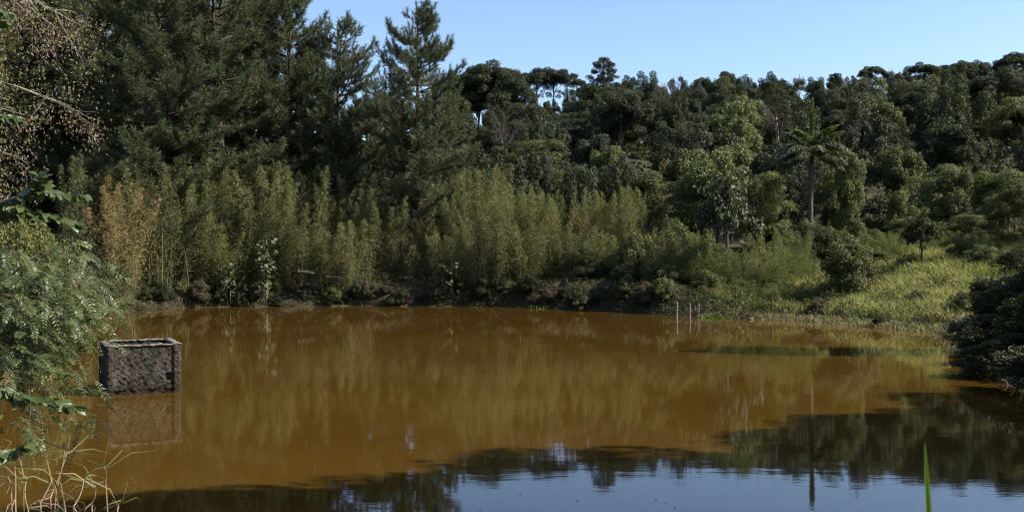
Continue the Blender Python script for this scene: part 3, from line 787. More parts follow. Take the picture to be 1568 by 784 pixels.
# --- bank shrubs along the water
bank = []
r = rg(8)
for px in list(range(205, 560, 19)) + list(range(560, 690, 30)) + list(range(690, 1020, 19)):
    dd = D_of(np.interp(px, [a for a, b in far_shore], [b for a, b in far_shore])) + r.uniform(.15, .9)
    bank.append((px + r.uniform(-8, 8), dd, r.uniform(422, 446), ['shrub_dark', 'shrub', 'brown_weed', 'shrub_dark'][int(r.integers(4))]))
for i, (px, d, ty, mat) in enumerate(bank):
    x = X_of(px, d); z = gz(x, d); s = (.10 + .10 * ((i * 37) % 11) / 11)
    o = plant('bank_shrub', MID['bush'][i % 2], (x, d, min(z, .75) - .25), rz=i * 1.1, s=(s * 1.15, s * .9, s), mats={'crown': M[mat]})
    reg(o, 'bank' + mat, {'shrub_dark': 'low dark', 'shrub': 'low green', 'brown_weed': 'low brown weedy'}[mat] + ' shrub', 'shrub', 'low shrubs on the far water edge', 'bank')
for px, d, ty, lab in [(408, 52.8, 368, 'pale green large-leaved plant climbing in front of the bamboo'), (691, 53, 403, 'small pale-leaved plant at the dark bank below the tall lone pine'),
                       (352, 52.6, 402, 'small pale-leaved plant on the bank left of the climbing pale plant')]:
    rr_ = rg(int(px)); x = X_of(px, d); z = gz(x, d); H = CAM_H + (395 - ty) / F * d - z
    ro = root('pale_leaf_plant', (x, d, z)); g = Geo(); sg = Geo()
    add_tube(sg, curve((0, 0, -.1), (.1, 0, H * .5), (0, 0, H), 6), np.linspace(.03, .01, 6), 5)
    n = int(26 * H) + 14
    P = np.stack([rr_.normal(size=n) * .26, rr_.normal(size=n) * .22 - .1, H * (.12 + .9 * rr_.random(n) ** .8)], 1)
    add_leaves(g, rr_, P, nrm(rr_.normal(size=(n, 3)) + np.array([.2, -.3, -.4])), nrm(UP + rr_.normal(size=(n, 3)) * .5 + np.array([.6, -.4, 0])), .30, .22)
    link('leaves', g.mesh('pale_leaves', M['shrub_pale']), ro); link('stem', sg.mesh('pale_stem', M['twig'], True), ro)
    tag(ro, lab, 'plant')

# --- grass and weeds (uncountable)
def scatter(r, n, x0, x1, y0, y1, cond):
    x = r.uniform(x0, x1, n); y = r.uniform(y0, y1, n); d = shore_d(x, y); k = cond(x, y, d)
    x, y = x[k], y[k]
    return np.stack([x, y, ground_z(x, y)], 1), d[k]
def grass_obj(name, label, P, r, L, W, mat, lean=.3, droop=.7, bias=(0, 0, 0)):
    g = Geo(); n = len(P)
    D = nrm(UP + r.normal(size=(n, 3)) * lean + np.array(bias))
    add_blades(g, r, P - UP * .03, D, L, W, droop)
    o = link(name, g.mesh(name, M[mat])); struct(o, 'stuff'); o['label'] = label; o['category'] = 'grass'
    return o
r = rg(70)
P, dd = scatter(r, 100000, 9.2, 26, 31, 57, lambda x, y, d: (d > 1.2) & (x > 7.5 + (y - 31) * .12 - 2))
cl = .5 + .5 * np.sin(P[:, 0] * 1.7 + 2 * np.sin(P[:, 1])) * np.sin(P[:, 1] * 1.3 + P[:, 0])
grass_obj('slope_grass', 'tall sunlit green grass covering the slope on the right bank', P, r, (.30 + .50 * cl) * r.uniform(.6, 1.3, len(P)), .028, 'grass')
P, dd = scatter(r, 60000, 8.5, 16.5, 15, 44, lambda x, y, d: (d > -.25) & (d < 2.6))
grass_obj('shore_grass', 'dry tan grass along the water edge of the right bank', P, r, r.uniform(.12, .38, len(P)), .018, 'grass_dry', .5, .9)
P, dd = scatter(r, 170000, -22, 10.5, 38, 58, lambda x, y, d: (d > -.12) & (d < 1.7))
P = P[r.random(len(P)) < .55]
k = (P[:, 0] > -9.5) & (P[:, 0] < -4); P = P[~k | (r.random(len(P)) < .35)]
grass_obj('bank_grass', 'shaggy grass and dead stems overhanging the far bank', P, r, r.uniform(.2, .75, len(P)), .024, 'bank_grass', .55, 1.3, (0, -.35, 0))
P, dd = scatter(r, 60000, -22, 10.5, 44, 60, lambda x, y, d: (d > 1.4) & (d < 5))
grass_obj('bank_top_grass', 'thin green grass under the bamboo on the far bank', P, r, r.uniform(.12, .4, len(P)), .024, 'grass', .5, .9)
for (px0, px1, lab) in [(812, 838, 'bright green weed patch at the waterline right of the bamboo'), (1072, 1122, 'bright green weed patch at the waterline beside the stakes')]:
    yy = D_of(np.interp((px0 + px1) / 2, [a for a, b in far_shore], [b for a, b in far_shore])) - .15
    n = 900; x = r.uniform(X_of(px0, yy), X_of(px1, yy), n); y = yy + r.normal(size=n) * .22
    grass_obj('water_weed', lab, np.stack([x, y, np.full(n, .02)], 1), r, r.uniform(.1, .25, n), .03, 'weed', .6, .8)
P, dd = scatter(r, 16000, -11, 9, -1, 14, lambda x, y, d: (d > .05) & (d < 5) & (np.abs(x) > 1.2 + .0 * y) & ~((np.abs(x) < .58 * y) & (y > 2.5) & (d > .6)))
P = P[(np.abs(P[:, 0]) > .54 * P[:, 1] + .25)]
grass_obj('near_grass', 'grass on the near bank below and beside the viewpoint', P, r, r.uniform(.15, .45, len(P)), .012, 'grass', .4, .8)

cx, cy = r.uniform(9.5, 19, 420), r.uniform(33, 52, 420)
gw, gb = Geo(), Geo()
for a_, b_ in zip(cx, cy):
    if shore_d(a_, b_)[0] < .8: continue
    n = int(r.integers(30, 90)); sp = r.uniform(.15, .5); hh = r.uniform(.2, .7)
    z_ = gz(a_, b_)
    P = np.stack([a_ + r.normal(size=n) * sp, b_ + r.normal(size=n) * sp, z_ + hh * r.random(n)], 1)
    g_ = gw if r.random() < .55 else gb
    add_leaves(g_, r, P, nrm(r.normal(size=(n, 3)) + UP * .5), nrm(UP + r.normal(size=(n, 3)) * .8), .13 * r.uniform(.6, 1.5, n), .05)
for g_, nm_, mt_, lb_ in ((gw, 'slope_weeds', 'shrub', 'green leafy weeds growing through the grass of the right slope'), (gb, 'dry_slope_weeds', 'brown_weed', 'brown dry weeds growing through the grass of the right slope')):
    o = struct(link(nm_, g_.mesh(nm_, M[mt_])), 'stuff'); o['label'] = lb_; o['category'] = 'weeds'

# --- palm
def build_palm():
    d = 55.0; x = X_of(1243, d); z0 = gz(x, d); rr = rg(90)
    ro = root('palm_tree', (x, d, z0))
    Hc = CAM_H + (395 - 236) / F * d - z0
    g = Geo()
    pts = curve((0, 0, -.3), (-.15, 0, Hc * .5), (.02, 0, Hc), 16)
    rad = np.interp(np.linspace(0, 1, 16), [0, .55, .8, 1], [.15, .14, .16, .11])
    rad = rad * (1 + .05 * np.sin(np.arange(16) * 3.0))
    add_tube(g, pts, rad, 9); link('trunk', g.mesh('palm_trunk', M['bark_palm'], True), ro)
    specs = [(-175, 30, 2.6), (172, 8, 2.4), (-160, 52, 2.6), (-6, 34, 2.7), (8, 12, 2.4), (-20, 58, 2.5), (160, 62, 2.3), (-178, -16, 2.0), (-2, -14, 2.0),
             (-95, 40, 2.2), (85, 40, 2.2), (-60, 10, 2.1), (-130, 14, 2.2), (-40, 44, 2.5), (-145, 36, 2.5), (30, 50, 2.5), (150, 44, 2.5)]
    def frond(az, el, ln, mat, spear=False):
        az, el = R(az), R(el)
        dh = np.array([math.cos(az), math.sin(az), 0]); b = np.array([.02, 0, Hc + .05])
        p1 = b + (dh * math.cos(el) + UP * math.sin(el)) * ln * .55
        p2 = b + dh * ln * (.55 * math.cos(el) + .42) + UP * ln * (.55 * math.sin(el) + (.05 if el > .9 else -.34))
        if spear: p1 = b + UP * ln * .5; p2 = b + UP * ln + dh * .1
        cv = curve(b, p1, p2, 14); gg = Geo()
        add_tube(gg, cv, np.linspace(.035, .008, 14), 4, cap=False)
        tt = np.linspace(.14, 1, 46)
        i = np.clip(tt * 13, 0, 12.999); i0 = i.astype(int); P = cv[i0] + (cv[i0 + 1] - cv[i0]) * (i - i0)[:, None]
        T = nrm(cv[i0 + 1] - cv[i0]); S = nrm(np.cross(T, UP + .001))
        for sgn in (-1, 1):
            L = .66 * np.sin(np.pi * (tt * .8 + .15)) + .12
            if spear: L = L * .55
            D = nrm(S * sgn * (.9 if not spear else .25) + T * .6 + UP * (-.55 if not spear else .2) + rr.normal(size=(46, 3)) * .12)
            add_leaves(gg, rr, P, D, nrm(UP + rr.normal(size=(46, 3)) * .3), L, .105, wide=.3, bend=.08)
        link('frond', gg.mesh('palm_frond', M[mat]), ro)
    for k, (az, el, ln) in enumerate(specs):
        frond(az + rr.normal() * 4, el, ln * rr.uniform(.86, 1.02), 'palm')
    for q in range(4): frond(40 + q * 90, 88, 3.0 - .25 * q, 'palm_new', True)
    frond(-20, 80, 2.6, 'palm_new')
    frond(-160, 80, 2.2, 'palm_new')
    g = Geo()
    for k in range(26):
        a = rr.uniform(0, 6.28); b = np.array([.12, -.12, Hc - .95])
        e_ = b + np.array([math.cos(a) * .22 + .22, math.sin(a) * .2 - .1, -rr.uniform(.4, 1.0)])
        add_tube(g, curve(b, (b + e_) / 2 + np.array([.18, -.06, .12]), e_, 4), [.012, .014, .012, .008], 3)
    link('fruit_stalks', g.mesh('fruit_stalks', M['spathe']), ro)
    tag(ro, 'tall palm with arching fronds and bright upright spear rising above the shrubs', 'palm')
build_palm()

# --- pale stakes, stone, logs at the far water edge
def stake(px, ybase, ytop, w, lean, lab, mat='stake'):
    d = D_of(ybase); x = X_of(px, d); H = (ybase - ytop) / F * d
    g = Geo()
    add_tube(g, curve((0, 0, -.5), (lean * .5 + .012, 0, H * .5), (lean, 0, H), 7), w * np.array([1.1, 1, .95, 1.02, .93, .9, .7]), 7)
    o = link('stake', g.mesh('stake', M[mat], True)); o.location = (x, d, 0)
    tag(o, lab, 'stake', 'stakes standing in the water')
stake(1035.5, 487, 463, .030, .05, 'tallest pale wooden stake at left in the water near the far bank')
stake(1057, 486, 464, .026, -.02, 'second pale wooden stake, middle of the three in the water')
stake(1069.5, 486, 464, .020, .02, 'thin greyish stake beside the bright green weed patch', 'twig')
stake(1050.5, 485, 467, .016, -.03, 'thin dark twig-like stake between the two pale stakes', 'bark')

def rock(px, py, s, lab):
    d = D_of(py); rr = rg(int(px)); n1, n2 = 10, 7
    V = []
    for j in range(n2):
        for k in range(n1):
            th = np.pi * (j + .02) / (n2 - .96); ph = 2 * np.pi * k / n1
            v = np.array([math.sin(th) * math.cos(ph), math.sin(th) * math.sin(ph), math.cos(th)])
            V.append(v * s * np.array([1.3, .9, .6]) * (1 + .18 * math.sin(v[0] * 4 + 1) * math.cos(v[1] * 5)))
    Q = [(j * n1 + k, j * n1 + (k + 1) % n1, (j + 1) * n1 + (k + 1) % n1, (j + 1) * n1 + k) for j in range(n2 - 1) for k in range(n1)]
    g = Geo(); g.quads(np.array(V), Q, .5)
    o = link('stone', g.mesh('stone', M['stone'], True)); o.location = (X_of(px, d), d, s * .3)
    tag(o, lab, 'stone')
rock(1150, 489.5, .09, 'pale stone at the waterline right of the stakes')
def log(px0, py0, px1, py1, d, rad, lab, mat='bark_pale', name='fallen_log'):
    a = np.array([X_of(px0, d), d, CAM_H + (395 - py0) / F * d]); b = np.array([X_of(px1, d), d + .25, CAM_H + (395 - py1) / F * d])
    g = Geo(); m_ = (a + b) / 2
    add_tube(g, curve(a - m_, np.array([0, .05, .05]), b - m_, 7), rad * np.array([.9, 1, 1.05, .97, 1, .9, .75]), 8)
    o = link(name, g.mesh(name, M[mat], True)); o.location = m_
    tag(o, lab, 'log' if 'log' in name else 'branch')
log(456, 416, 480, 419, 53.0, .075, 'short greyish fallen log on the far bank, left one of the two', 'bark')
log(498, 424, 526, 427, 53.2, .065, 'thin fallen log on the far bank, right one of the two', 'bark')
log(1459, 499, 1480, 484, 33.2, .09, 'dark broken branch leaning on the dry shore at right', 'bark', 'broken_branch')

# ------------------------------------------------------------------ concrete tank in the water
def concrete_material():
    m = bpy.data.materials.new('old_concrete'); m.use_nodes = True
    nt = m.node_tree; N = nt.nodes.new; K = nt.links.new; p = nt.nodes['Principled BSDF']
    tc = N('ShaderNodeTexCoord')
    n1 = N('ShaderNodeTexNoise'); n1.inputs['Scale'].default_value = 4; n1.inputs['Detail'].default_value = 8; n1.inputs['Roughness'].default_value = .65
    n2 = N('ShaderNodeTexNoise'); n2.inputs['Scale'].default_value = 38; n2.inputs['Detail'].default_value = 5
    mp = N('ShaderNodeMapping'); mp.inputs['Scale'].default_value = (9, 9, .9)
    n3 = N('ShaderNodeTexNoise'); n3.inputs['Scale'].default_value = 1.0; n3.inputs['Detail'].default_value = 4
    K(tc.outputs['Object'], n1.inputs['Vector']); K(tc.outputs['Object'], n2.inputs['Vector']); K(tc.outputs['Object'], mp.inputs[0]); K(mp.outputs[0], n3.inputs['Vector'])
    c1 = N('ShaderNodeValToRGB'); e = c1.color_ramp.elements
    e[0].position = .3; e[0].color = (.017, .014, .011, 1); e[1].position = .72; e[1].color = (.110, .090, .074, 1)
    K(n1.outputs[0], c1.inputs[0])
    c2 = N('ShaderNodeValToRGB'); e = c2.color_ramp.elements
    e[0].position = .35; e[0].color = (.35, .35, .35, 1); e[1].position = .65; e[1].color = (1.15, 1.15, 1.15, 1)
    K(n2.outputs[0], c2.inputs[0])
    c3 = N('ShaderNodeValToRGB'); e = c3.color_ramp.elements
    e[0].position = .4; e[0].color = (.55, .6, .5, 1); e[1].position = .6; e[1].color = (1, 1, 1, 1)
    K(n3.outputs[0], c3.inputs[0])
    m1 = N('ShaderNodeMix'); m1.data_type = 'RGBA'; m1.blend_type = 'MULTIPLY'; m1.inputs[0].default_value = 1
    m2 = N('ShaderNodeMix'); m2.data_type = 'RGBA'; m2.blend_type = 'MULTIPLY'; m2.inputs[0].default_value = .8
    K(c1.outputs[0], m1.inputs[6]); K(c2.outputs[0], m1.inputs[7]); K(m1.outputs[2], m2.inputs[6]); K(c3.outputs[0], m2.inputs[7])
    sx = N('ShaderNodeSeparateXYZ'); K(tc.outputs['Object'], sx.inputs[0])
    wz = N('ShaderNodeMath'); wz.operation = 'MULTIPLY_ADD'; wz.inputs[1].default_value = .16; K(n1.outputs[0], wz.inputs[0]); wz.inputs[2].default_value = -.08
    zz = N('ShaderNodeMath'); zz.operation = 'ADD'; K(sx.outputs[2], zz.inputs[0]); K(wz.outputs[0], zz.inputs[1])
    st = N('ShaderNodeMapRange'); st.inputs[1].default_value = .33; st.inputs[2].default_value = .50; K(zz.outputs[0], st.inputs[0])
    m3 = N('ShaderNodeMix'); m3.data_type = 'RGBA'; K(st.outputs[0], m3.inputs[0]); m3.inputs[6].default_value = (.022, .018, .012, 1); K(m2.outputs[2], m3.inputs[7])
    K(m3.outputs[2], p.inputs['Base Color']); p.inputs['Roughness'].default_value = .92; p.inputs['Specular IOR Level'].default_value = .2
    b = N('ShaderNodeBump'); b.inputs['Strength'].default_value = .9; b.inputs['Distance'].default_value = .02
    K(n2.outputs[0], b.inputs['Height']); K(b.outputs[0], p.inputs['Normal'])
    return m
M['concrete'] = concrete_material()
def rough_slab(w, h, t, seed, hole=None, ribs=(), n=(70, 60)):
    """upright slab w x h x t, front face at y=0 looking -y, base at z=0; chipped and pitted front"""
    rr = rg(seed); nx, nz = n
    xs_ = np.linspace(0, w, nx); zs_ = np.linspace(0, h, nz)
    X, Z = np.meshgrid(xs_, zs_)
    ph = rr.uniform(0, 6.28, 24); fr = rr.uniform(10, 70, (24, 2)) * np.where(rr.random((24, 2)) < .5, 1, -1)
    Y = sum(np.sin(X * fr[k, 0] + Z * fr[k, 1] + ph[k]) * .006 / (1 + abs(fr[k]).mean() / 20) for k in range(24)) + rr.normal(size=X.shape) * (.003 + .003 * ((X > w * .125) & (X < w * .895)))
    Y = Y + .02 + .02 * sm(.30, .26, Z / h) * (1 + .5 * np.sin(X * 9))
    for (a, b, dep) in ribs:
        Y = Y - dep * ((X > a) & (X < b))
    if hole:
        cx, cz, hw = hole
        k = (np.abs(X - cx) < hw) & (np.abs(Z - cz) < hw * .95); Y = np.where(k, t * .8, Y)
    edge = np.minimum.reduce([X, w - X, h - Z])
    Y = Y + .03 * (1 - sm(0, .05, edge)) * rr.uniform(.3, 1.2, X.shape)
    Y = np.clip(Y, -.05, t * .85)
    Xd = X + np.where((X > 0) & (X < w), rr.normal(size=X.shape) * .003, 0)
    Zd = Z + np.where(Z >= h, rr.normal(size=X.shape) * .008, 0)
    V = np.concatenate([np.stack([Xd, Y, Zd], -1).reshape(-1, 3), np.stack([Xd, np.full_like(X, t), Zd], -1).reshape(-1, 3)])
    i = (np.arange(nz - 1)[:, None] * nx + np.arange(nx - 1)[None]).ravel(); m_ = nx * nz
    Q = [np.stack([i, i + 1, i + nx + 1, i + nx], 1), np.stack([i, i + nx, i + nx + 1, i + 1], 1) + m_]
    bl = list(range(nx)) + [nx * j + nx - 1 for j in range(1, nz)] + [nx * (nz - 1) + j for j in range(nx - 2, -1, -1)] + [nx * j for j in range(nz - 2, 0, -1)]
    bl = np.array(bl); b2 = np.roll(bl, -1)
    Q.append(np.stack([b2, bl, bl + m_, b2 + m_], 1))
    g = Geo(); g.quads(V, np.concatenate(Q), .5)
    return g.mesh('concrete_wall', M['concrete'])
TD = 19.1
TZ = .93
tx = X_of(278, TD)                 # front right lower corner in the photograph
ang = R(28)
tank = root('concrete_tank', (tx, TD, -.25), rz=ang)
W_, Dp, Tw = 1.36, 1.42, .11
fw = link('front_wall', rough_slab(W_, TZ + .25, Tw, 1, hole=(W_ * .84, .56, .075), ribs=[(W_ * .895, W_ * 1.0, .034), (0, W_ * .10, .038), (W_ * .10, W_ * .125, .018)]), tank)
fw.location = (-W_, 0, 0)
bw = link('back_wall', rough_slab(W_, TZ + .25, Tw, 2), tank); bw.rotation_euler = (0, 0, math.pi); bw.location = (0, Dp, .005)
lw = link('side_wall', rough_slab(Dp - 2 * Tw + .01, TZ + .25, Tw, 3), tank); lw.rotation_euler = (0, 0, -math.pi / 2); lw.location = (-W_ + .004, Dp - Tw + .005, .002)
rw = link('side_wall', rough_slab(Dp - 2 * Tw + .01, TZ + .25, Tw, 4), tank); rw.rotation_euler = (0, 0, math.pi / 2); rw.location = (-.004, Tw - .005, .003)
g = Geo()
ov, hh_ = .003, .026
for (x0, x1, y0, y1) in [(-W_ - ov, ov, -ov, Tw + .02), (-W_ - ov, ov, Dp - Tw - .02, Dp + ov), (-W_ - ov, -W_ + Tw + .02, Tw + .02, Dp - Tw - .02), (-Tw - .02, ov, Tw + .02, Dp - Tw - .02)]:
    nxs = np.linspace(x0, x1, max(2, int((x1 - x0) / .06))); nys = np.linspace(y0, y1, max(2, int((y1 - y0) / .06)))
    rr_ = rg(int(x0 * 100) + int(y0 * 100) + 999)
    V = []; Q = []
    m_ = len(nxs)
    if (x1 - x0) > (y1 - y0): ax, o0, o1 = nxs, y0, y1
    else: ax, o0, o1 = nys, x0, x1
    for k, t_ in enumerate(ax):
        for (o_, z_) in ((o0, 0), (o1, 0), (o1, hh_), (o0, hh_)):
            e_ = rr_.normal(size=2) * .008
            V.append((t_, o_ + e_[0], z_ + e_[1]) if ax is nxs else (o_ + e_[0], t_, z_ + e_[1]))
        if k:
            b = k * 4 - 4
            for j in range(4): Q.append((b + j, b + (j + 1) % 4, b + 4 + (j + 1) % 4, b + 4 + j))
    Q += [(0, 3, 2, 1), (len(V) - 4, len(V) - 3, len(V) - 2, len(V) - 1)]
    g.quads(np.array(V), np.array(Q), .5)
M['rim'] = solid_mat('concrete_rim', (.06, .050, .042), (.20, .17, .14), 22, bump=.8)
rm = link('rim', g.mesh('rim', M['rim']), tank); rm.location = (0, 0, TZ + .25 - .012)
tag(tank, 'dark weathered open concrete tank standing in the brown water', 'tank')

# ------------------------------------------------------------------ left foreground
def twigs(g, r, p0, p1, p2, rad, n_side, ln, depth=1):
    cv = curve(p0, p1, p2, 8)
    add_tube(g, cv, np.linspace(rad, rad * .3, 8), 5, cap=False)
    ends = [cv[-1]]
    for k in range(n_side):
        i = r.integers(2, 8); s_ = cv[i]
        d = nrm(nrm(cv[min(i, 6) + 1] - cv[min(i, 6)]) + r.normal(size=3) * .7)
        e_ = s_ + d * ln * r.uniform(.5, 1.2) - UP * ln * .15
        if depth > 0:
            ends += twigs(g, r, s_, (s_ + e_) / 2 + r.normal(size=3) * ln * .12, e_, rad * .4, max(2, n_side // 2), ln * .55, depth - 1)
        else:
            add_tube(g, curve(s_, (s_ + e_) / 2 + r.normal(size=3) * ln * .1, e_, 4), np.linspace(rad * .35, rad * .15, 4), 3, cap=False); ends.append(e_)
    return ends

def vine_tree():
    r = rg(120); d = 21.0
    bx, by = -14.4, 21.5; z0 = gz(bx, by)
    ro = root('vine_hung_tree', (bx, by, z0)); o3 = np.array([bx, by, z0])
    tg = Geo(); add_tube(tg, curve((0, 0, -.4), (.3, 0, 4), (.5, 0, 10.5), 10), np.linspace(.24, .07, 10), 8)
    link('trunk', tg.mesh('vine_tree_trunk', M['bark'], True), ro)
    bgm = Geo(); ends = []
    for k in range(34):
        z = r.uniform(3.2, 10.5); ln = r.uniform(2.2, 3.9) if z > 5 else r.uniform(1.6, 3.6)
        a = r.uniform(-1.7, 1.0)
        dh = np.array([math.cos(a), math.sin(a), 0])
        s_ = np.array([.4 * z / 10, 0, z])
        ends += twigs(bgm, r, s_, s_ + dh * ln * .5 + UP * ln * .25, s_ + dh * ln + UP * r.uniform(-.5, .3), .045, 7, 1.0)
    link('branches', bgm.mesh('vine_tree_branches', M['twig']), ro)
    ends = np.array(ends)
    g = Geo(); gv = Geo()
    for e_ in ends:
        if r.random() < .9:
            n = int(r.integers(14, 36)); ln = r.uniform(.3, 1.3)
            t = r.random(n)
            P = e_ + np.stack([r.normal(size=n) * .12, r.normal(size=n) * .12, -t * ln], 1)
            add_leaves(g, r, P, nrm(r.normal(size=(n, 3)) * .5 - UP * .8), rand_dirs(r, n), .085 * r.uniform(.6, 1.3, n), .026)
        if r.random() < .5:
            n = int(r.integers(16, 40)); P = e_ + r.normal(size=(n, 3)) * np.array([.32, .32, .26])
            add_leaves(gv, r, P, nrm(r.normal(size=(n, 3)) - UP * .4), nrm(UP + r.normal(size=(n, 3)) * .7), .085 * r.uniform(.6, 1.3, n), .04)
    link('dry_leaves', g.mesh('dry_vine_leaves', M['vine_dry']), ro); link('green_leaves', gv.mesh('olive_vine_leaves', M['vine_green']), ro)
    tag(ro, 'tree hung with dry brown vines and bare twigs at the upper left', 'tree')
vine_tree()
# bare pale trees standing out of the wood
for k, (px, d, h, lab) in enumerate([(1032, 112, 8.2, 'bare twiggy tree on the hillside below and right of the tiered conifer'), 
                                     (772, 104, 8, 'bare grey-stemmed tree on the hillside right of the tall lone pine'), (1188, 86, 7.5, 'bare tree on the lower hillside left of the palm')]):
    rr_ = rg(500 + k); x = X_of(px, d); ro = root('bare_tree', (x, d, gz(x, d))); g = Geo()
    add_tube(g, curve((0, 0, -.4), (.3, 0, h * .4), (rr_.normal() * .4, 0, h * .75), 7), np.linspace(.16, .07, 7), 6)
    link('trunk', g.mesh('bare_trunk', M['twig'], True), ro); g = Geo()
    for q in range(12):
        z = rr_.uniform(.4, .75) * h; a = rr_.uniform(0, 6.28); ln = rr_.uniform(.2, .36) * h; s0 = np.array([.15, 0, z]); dv = np.array([math.cos(a), math.sin(a), 0])
        twigs(g, rr_, s0, s0 + dv * ln * .4 + UP * ln * .4, s0 + dv * ln * .7 + UP * ln * .9, .055, 6, 1.5, 1)
    link('limbs', g.mesh('bare_limbs', M['bark']), ro)['kind'] = 'stuff'
    tag(ro, lab, 'tree')
# thicket on the left bank under the vine tree
for i, (px, d, ty, mat, rad, kind) in enumerate([(60, 30, 262, 'shrub', 1.7, 'bush'), (20, 27, 250, 'vine_green', 1.5, 'bush'), (105, 38, 300, 'shrub_dark', 1.5, 'bush'), (40, 24, 330, 'vine_green', 1.2, 'bush'),
                                                 (95, 34, 345, 'shrub_dark', 1.2, 'bush'), (0, 22, 300, 'shrub_dark', 1.2, 'bush'), (135, 44, 330, 'shrub_dark', 1.3, 'bush'), (70, 26, 385, 'shrub', .9, 'bush'), (150, 46, 395, 'shrub', 1.2, 'bush'), (175, 47.5, 410, 'brown_weed', 1.0, 'bush')]):
    x = X_of(px, d); z = gz(x, d); s = (CAM_H + (395 - ty) / F * d - z) / 9.4
    o = plant('thicket_shrub', MID[kind][i % 2], (x, d, z - .1), rz=i * 1.9, s=(rad / 4.4, rad / 4.4, s), mats={'crown': M[mat]})
    reg(o, 'thicket' + mat, {'shrub': 'green', 'vine_green': 'olive', 'shrub_dark': 'dark', 'brown_weed': 'brown'}[mat] + ' thicket shrub', 'shrub', 'thicket on the left bank', 'thicket')

def pinnate(g, sg, r, base, d0, ln, droop, npair=13, lw=.0125, ll=.041):
    """one pinnate leaf: rachis bending down with paired leaflets"""
    d0 = nrm(d0); mid = base + d0 * ln * .5 + UP * ln * .06; tip = base + d0 * ln * .85 - UP * ln * droop
    cv = curve(base, mid, tip, 6)
    add_tube(sg, cv, np.linspace(.0022, .001, 6), 3, cap=False)
    t = np.linspace(.12, 1, npair); i = np.clip(t * 5, 0, 4.999); i0 = i.astype(int)
    P = cv[i0] + (cv[i0 + 1] - cv[i0]) * (i - i0)[:, None]; T = nrm(cv[i0 + 1] - cv[i0])
    side = nrm(np.cross(T, UP + r.normal(size=3) * .35)); up = np.cross(side, T)
    L = ll * (.65 + .5 * np.sin(np.pi * t)) * r.uniform(.85, 1.15)
    a = np.clip(r.random() * .55 + r.random(npair) * .4, 0, .92) if r.random() > .035 else np.full(npair, 1.)
    for sg_ in (-1, 1):
        D = nrm(side * sg_ + T * .35 - UP * .18 + r.normal(size=(npair, 3)) * .12)
        add_leaves(g, r, P, D, nrm(up + r.normal(size=(npair, 3)) * .2), L, lw * r.uniform(.9, 1.2), wide=.5, bend=.03, a=a)

def pinnate_shrub():
    r = rg(140); base = np.array([-6.3, 9.0, gz(-6.3, 9.0)])
    ro = root('pinnate_shrub', base)
    g, sg, bgm = Geo(), Geo(), Geo()
    # main limbs read from the photograph, in px at a chosen distance
    def pt(px, py, d): return np.array([X_of(px, d), d, CAM_H + (395 - py) / F * d]) - base
    limbs = [(pt(-120, 520, 9.0), pt(30, 500, 9), pt(100, 415, 9.2), .030), (pt(-120, 540, 9), pt(20, 470, 8.8), pt(120, 445, 8.9), .026), (pt(-110, 560, 8.8), pt(10, 560, 8.6), pt(60, 470, 8.6), .024),
             (pt(-110, 540, 8.6), pt(20, 540, 8.5), pt(95, 555, 8.5), .020), (pt(-100, 480, 9.4), pt(0, 430, 9.4), pt(60, 395, 9.5), .022), (pt(-100, 590, 8.4), pt(0, 580, 8.4), pt(60, 590, 8.4), .018),
             (pt(-100, 500, 9.8), pt(40, 450, 9.8), pt(130, 470, 9.8), .022), (pt(-100, 470, 8.7), pt(-10, 450, 8.8), pt(30, 410, 8.9), .02)]
    ends = []
    for k, (a, b, c, rad) in enumerate(limbs):
        add_tube(bgm, curve((0, 0, 0), a * .6, a, 5), np.linspace(.05, rad, 5), 6)
        ends += twigs(bgm, r, a, b, c, rad, 7, .38, 1)
    link('branches', bgm.mesh('pinnate_branches', M['bark'], True), ro)
    c = []
    for px, py, d, sx, sz, n in [(35, 450, 9.1, 75, 42, 215), (112, 470, 9.0, 36, 34, 120), (38, 505, 8.9, 60, 36, 85), (15, 555, 8.6, 55, 28, 40), (80, 550, 8.6, 22, 20, 30), (70, 425, 9.3, 60, 18, 100)]:
        q = pt(px, py, d)
        c.append(q + r.normal(size=(n, 3)) * np.array([sx * .0060 * .62, .42, sz * .0060 * .62]))
    c = np.concatenate(c)
    for p in c:
        dd_ = np.array([r.uniform(-.3, 1.0), r.uniform(-1, .5), r.uniform(-.35, .45)])
        pinnate(g, sg, r, p, dd_, r.uniform(.2, .32), r.uniform(.25, .75))
    for e_ in ends:
        for q in range(2):
            pinnate(g, sg, r, e_ + r.normal(size=3) * .03, r.normal(size=3) + np.array([.5, -.2, 0]), r.uniform(.2, .3), r.uniform(.2, .7))
    link('leaflets', g.mesh('pinnate_leaflets', M['pinnate']), ro); link('leaf_stalks', sg.mesh('leaf_stalks', M['culm']), ro)
    tag(ro, 'leafy shrub with feather-like pinnate leaves overhanging the water at left', 'shrub')
pinnate_shrub()

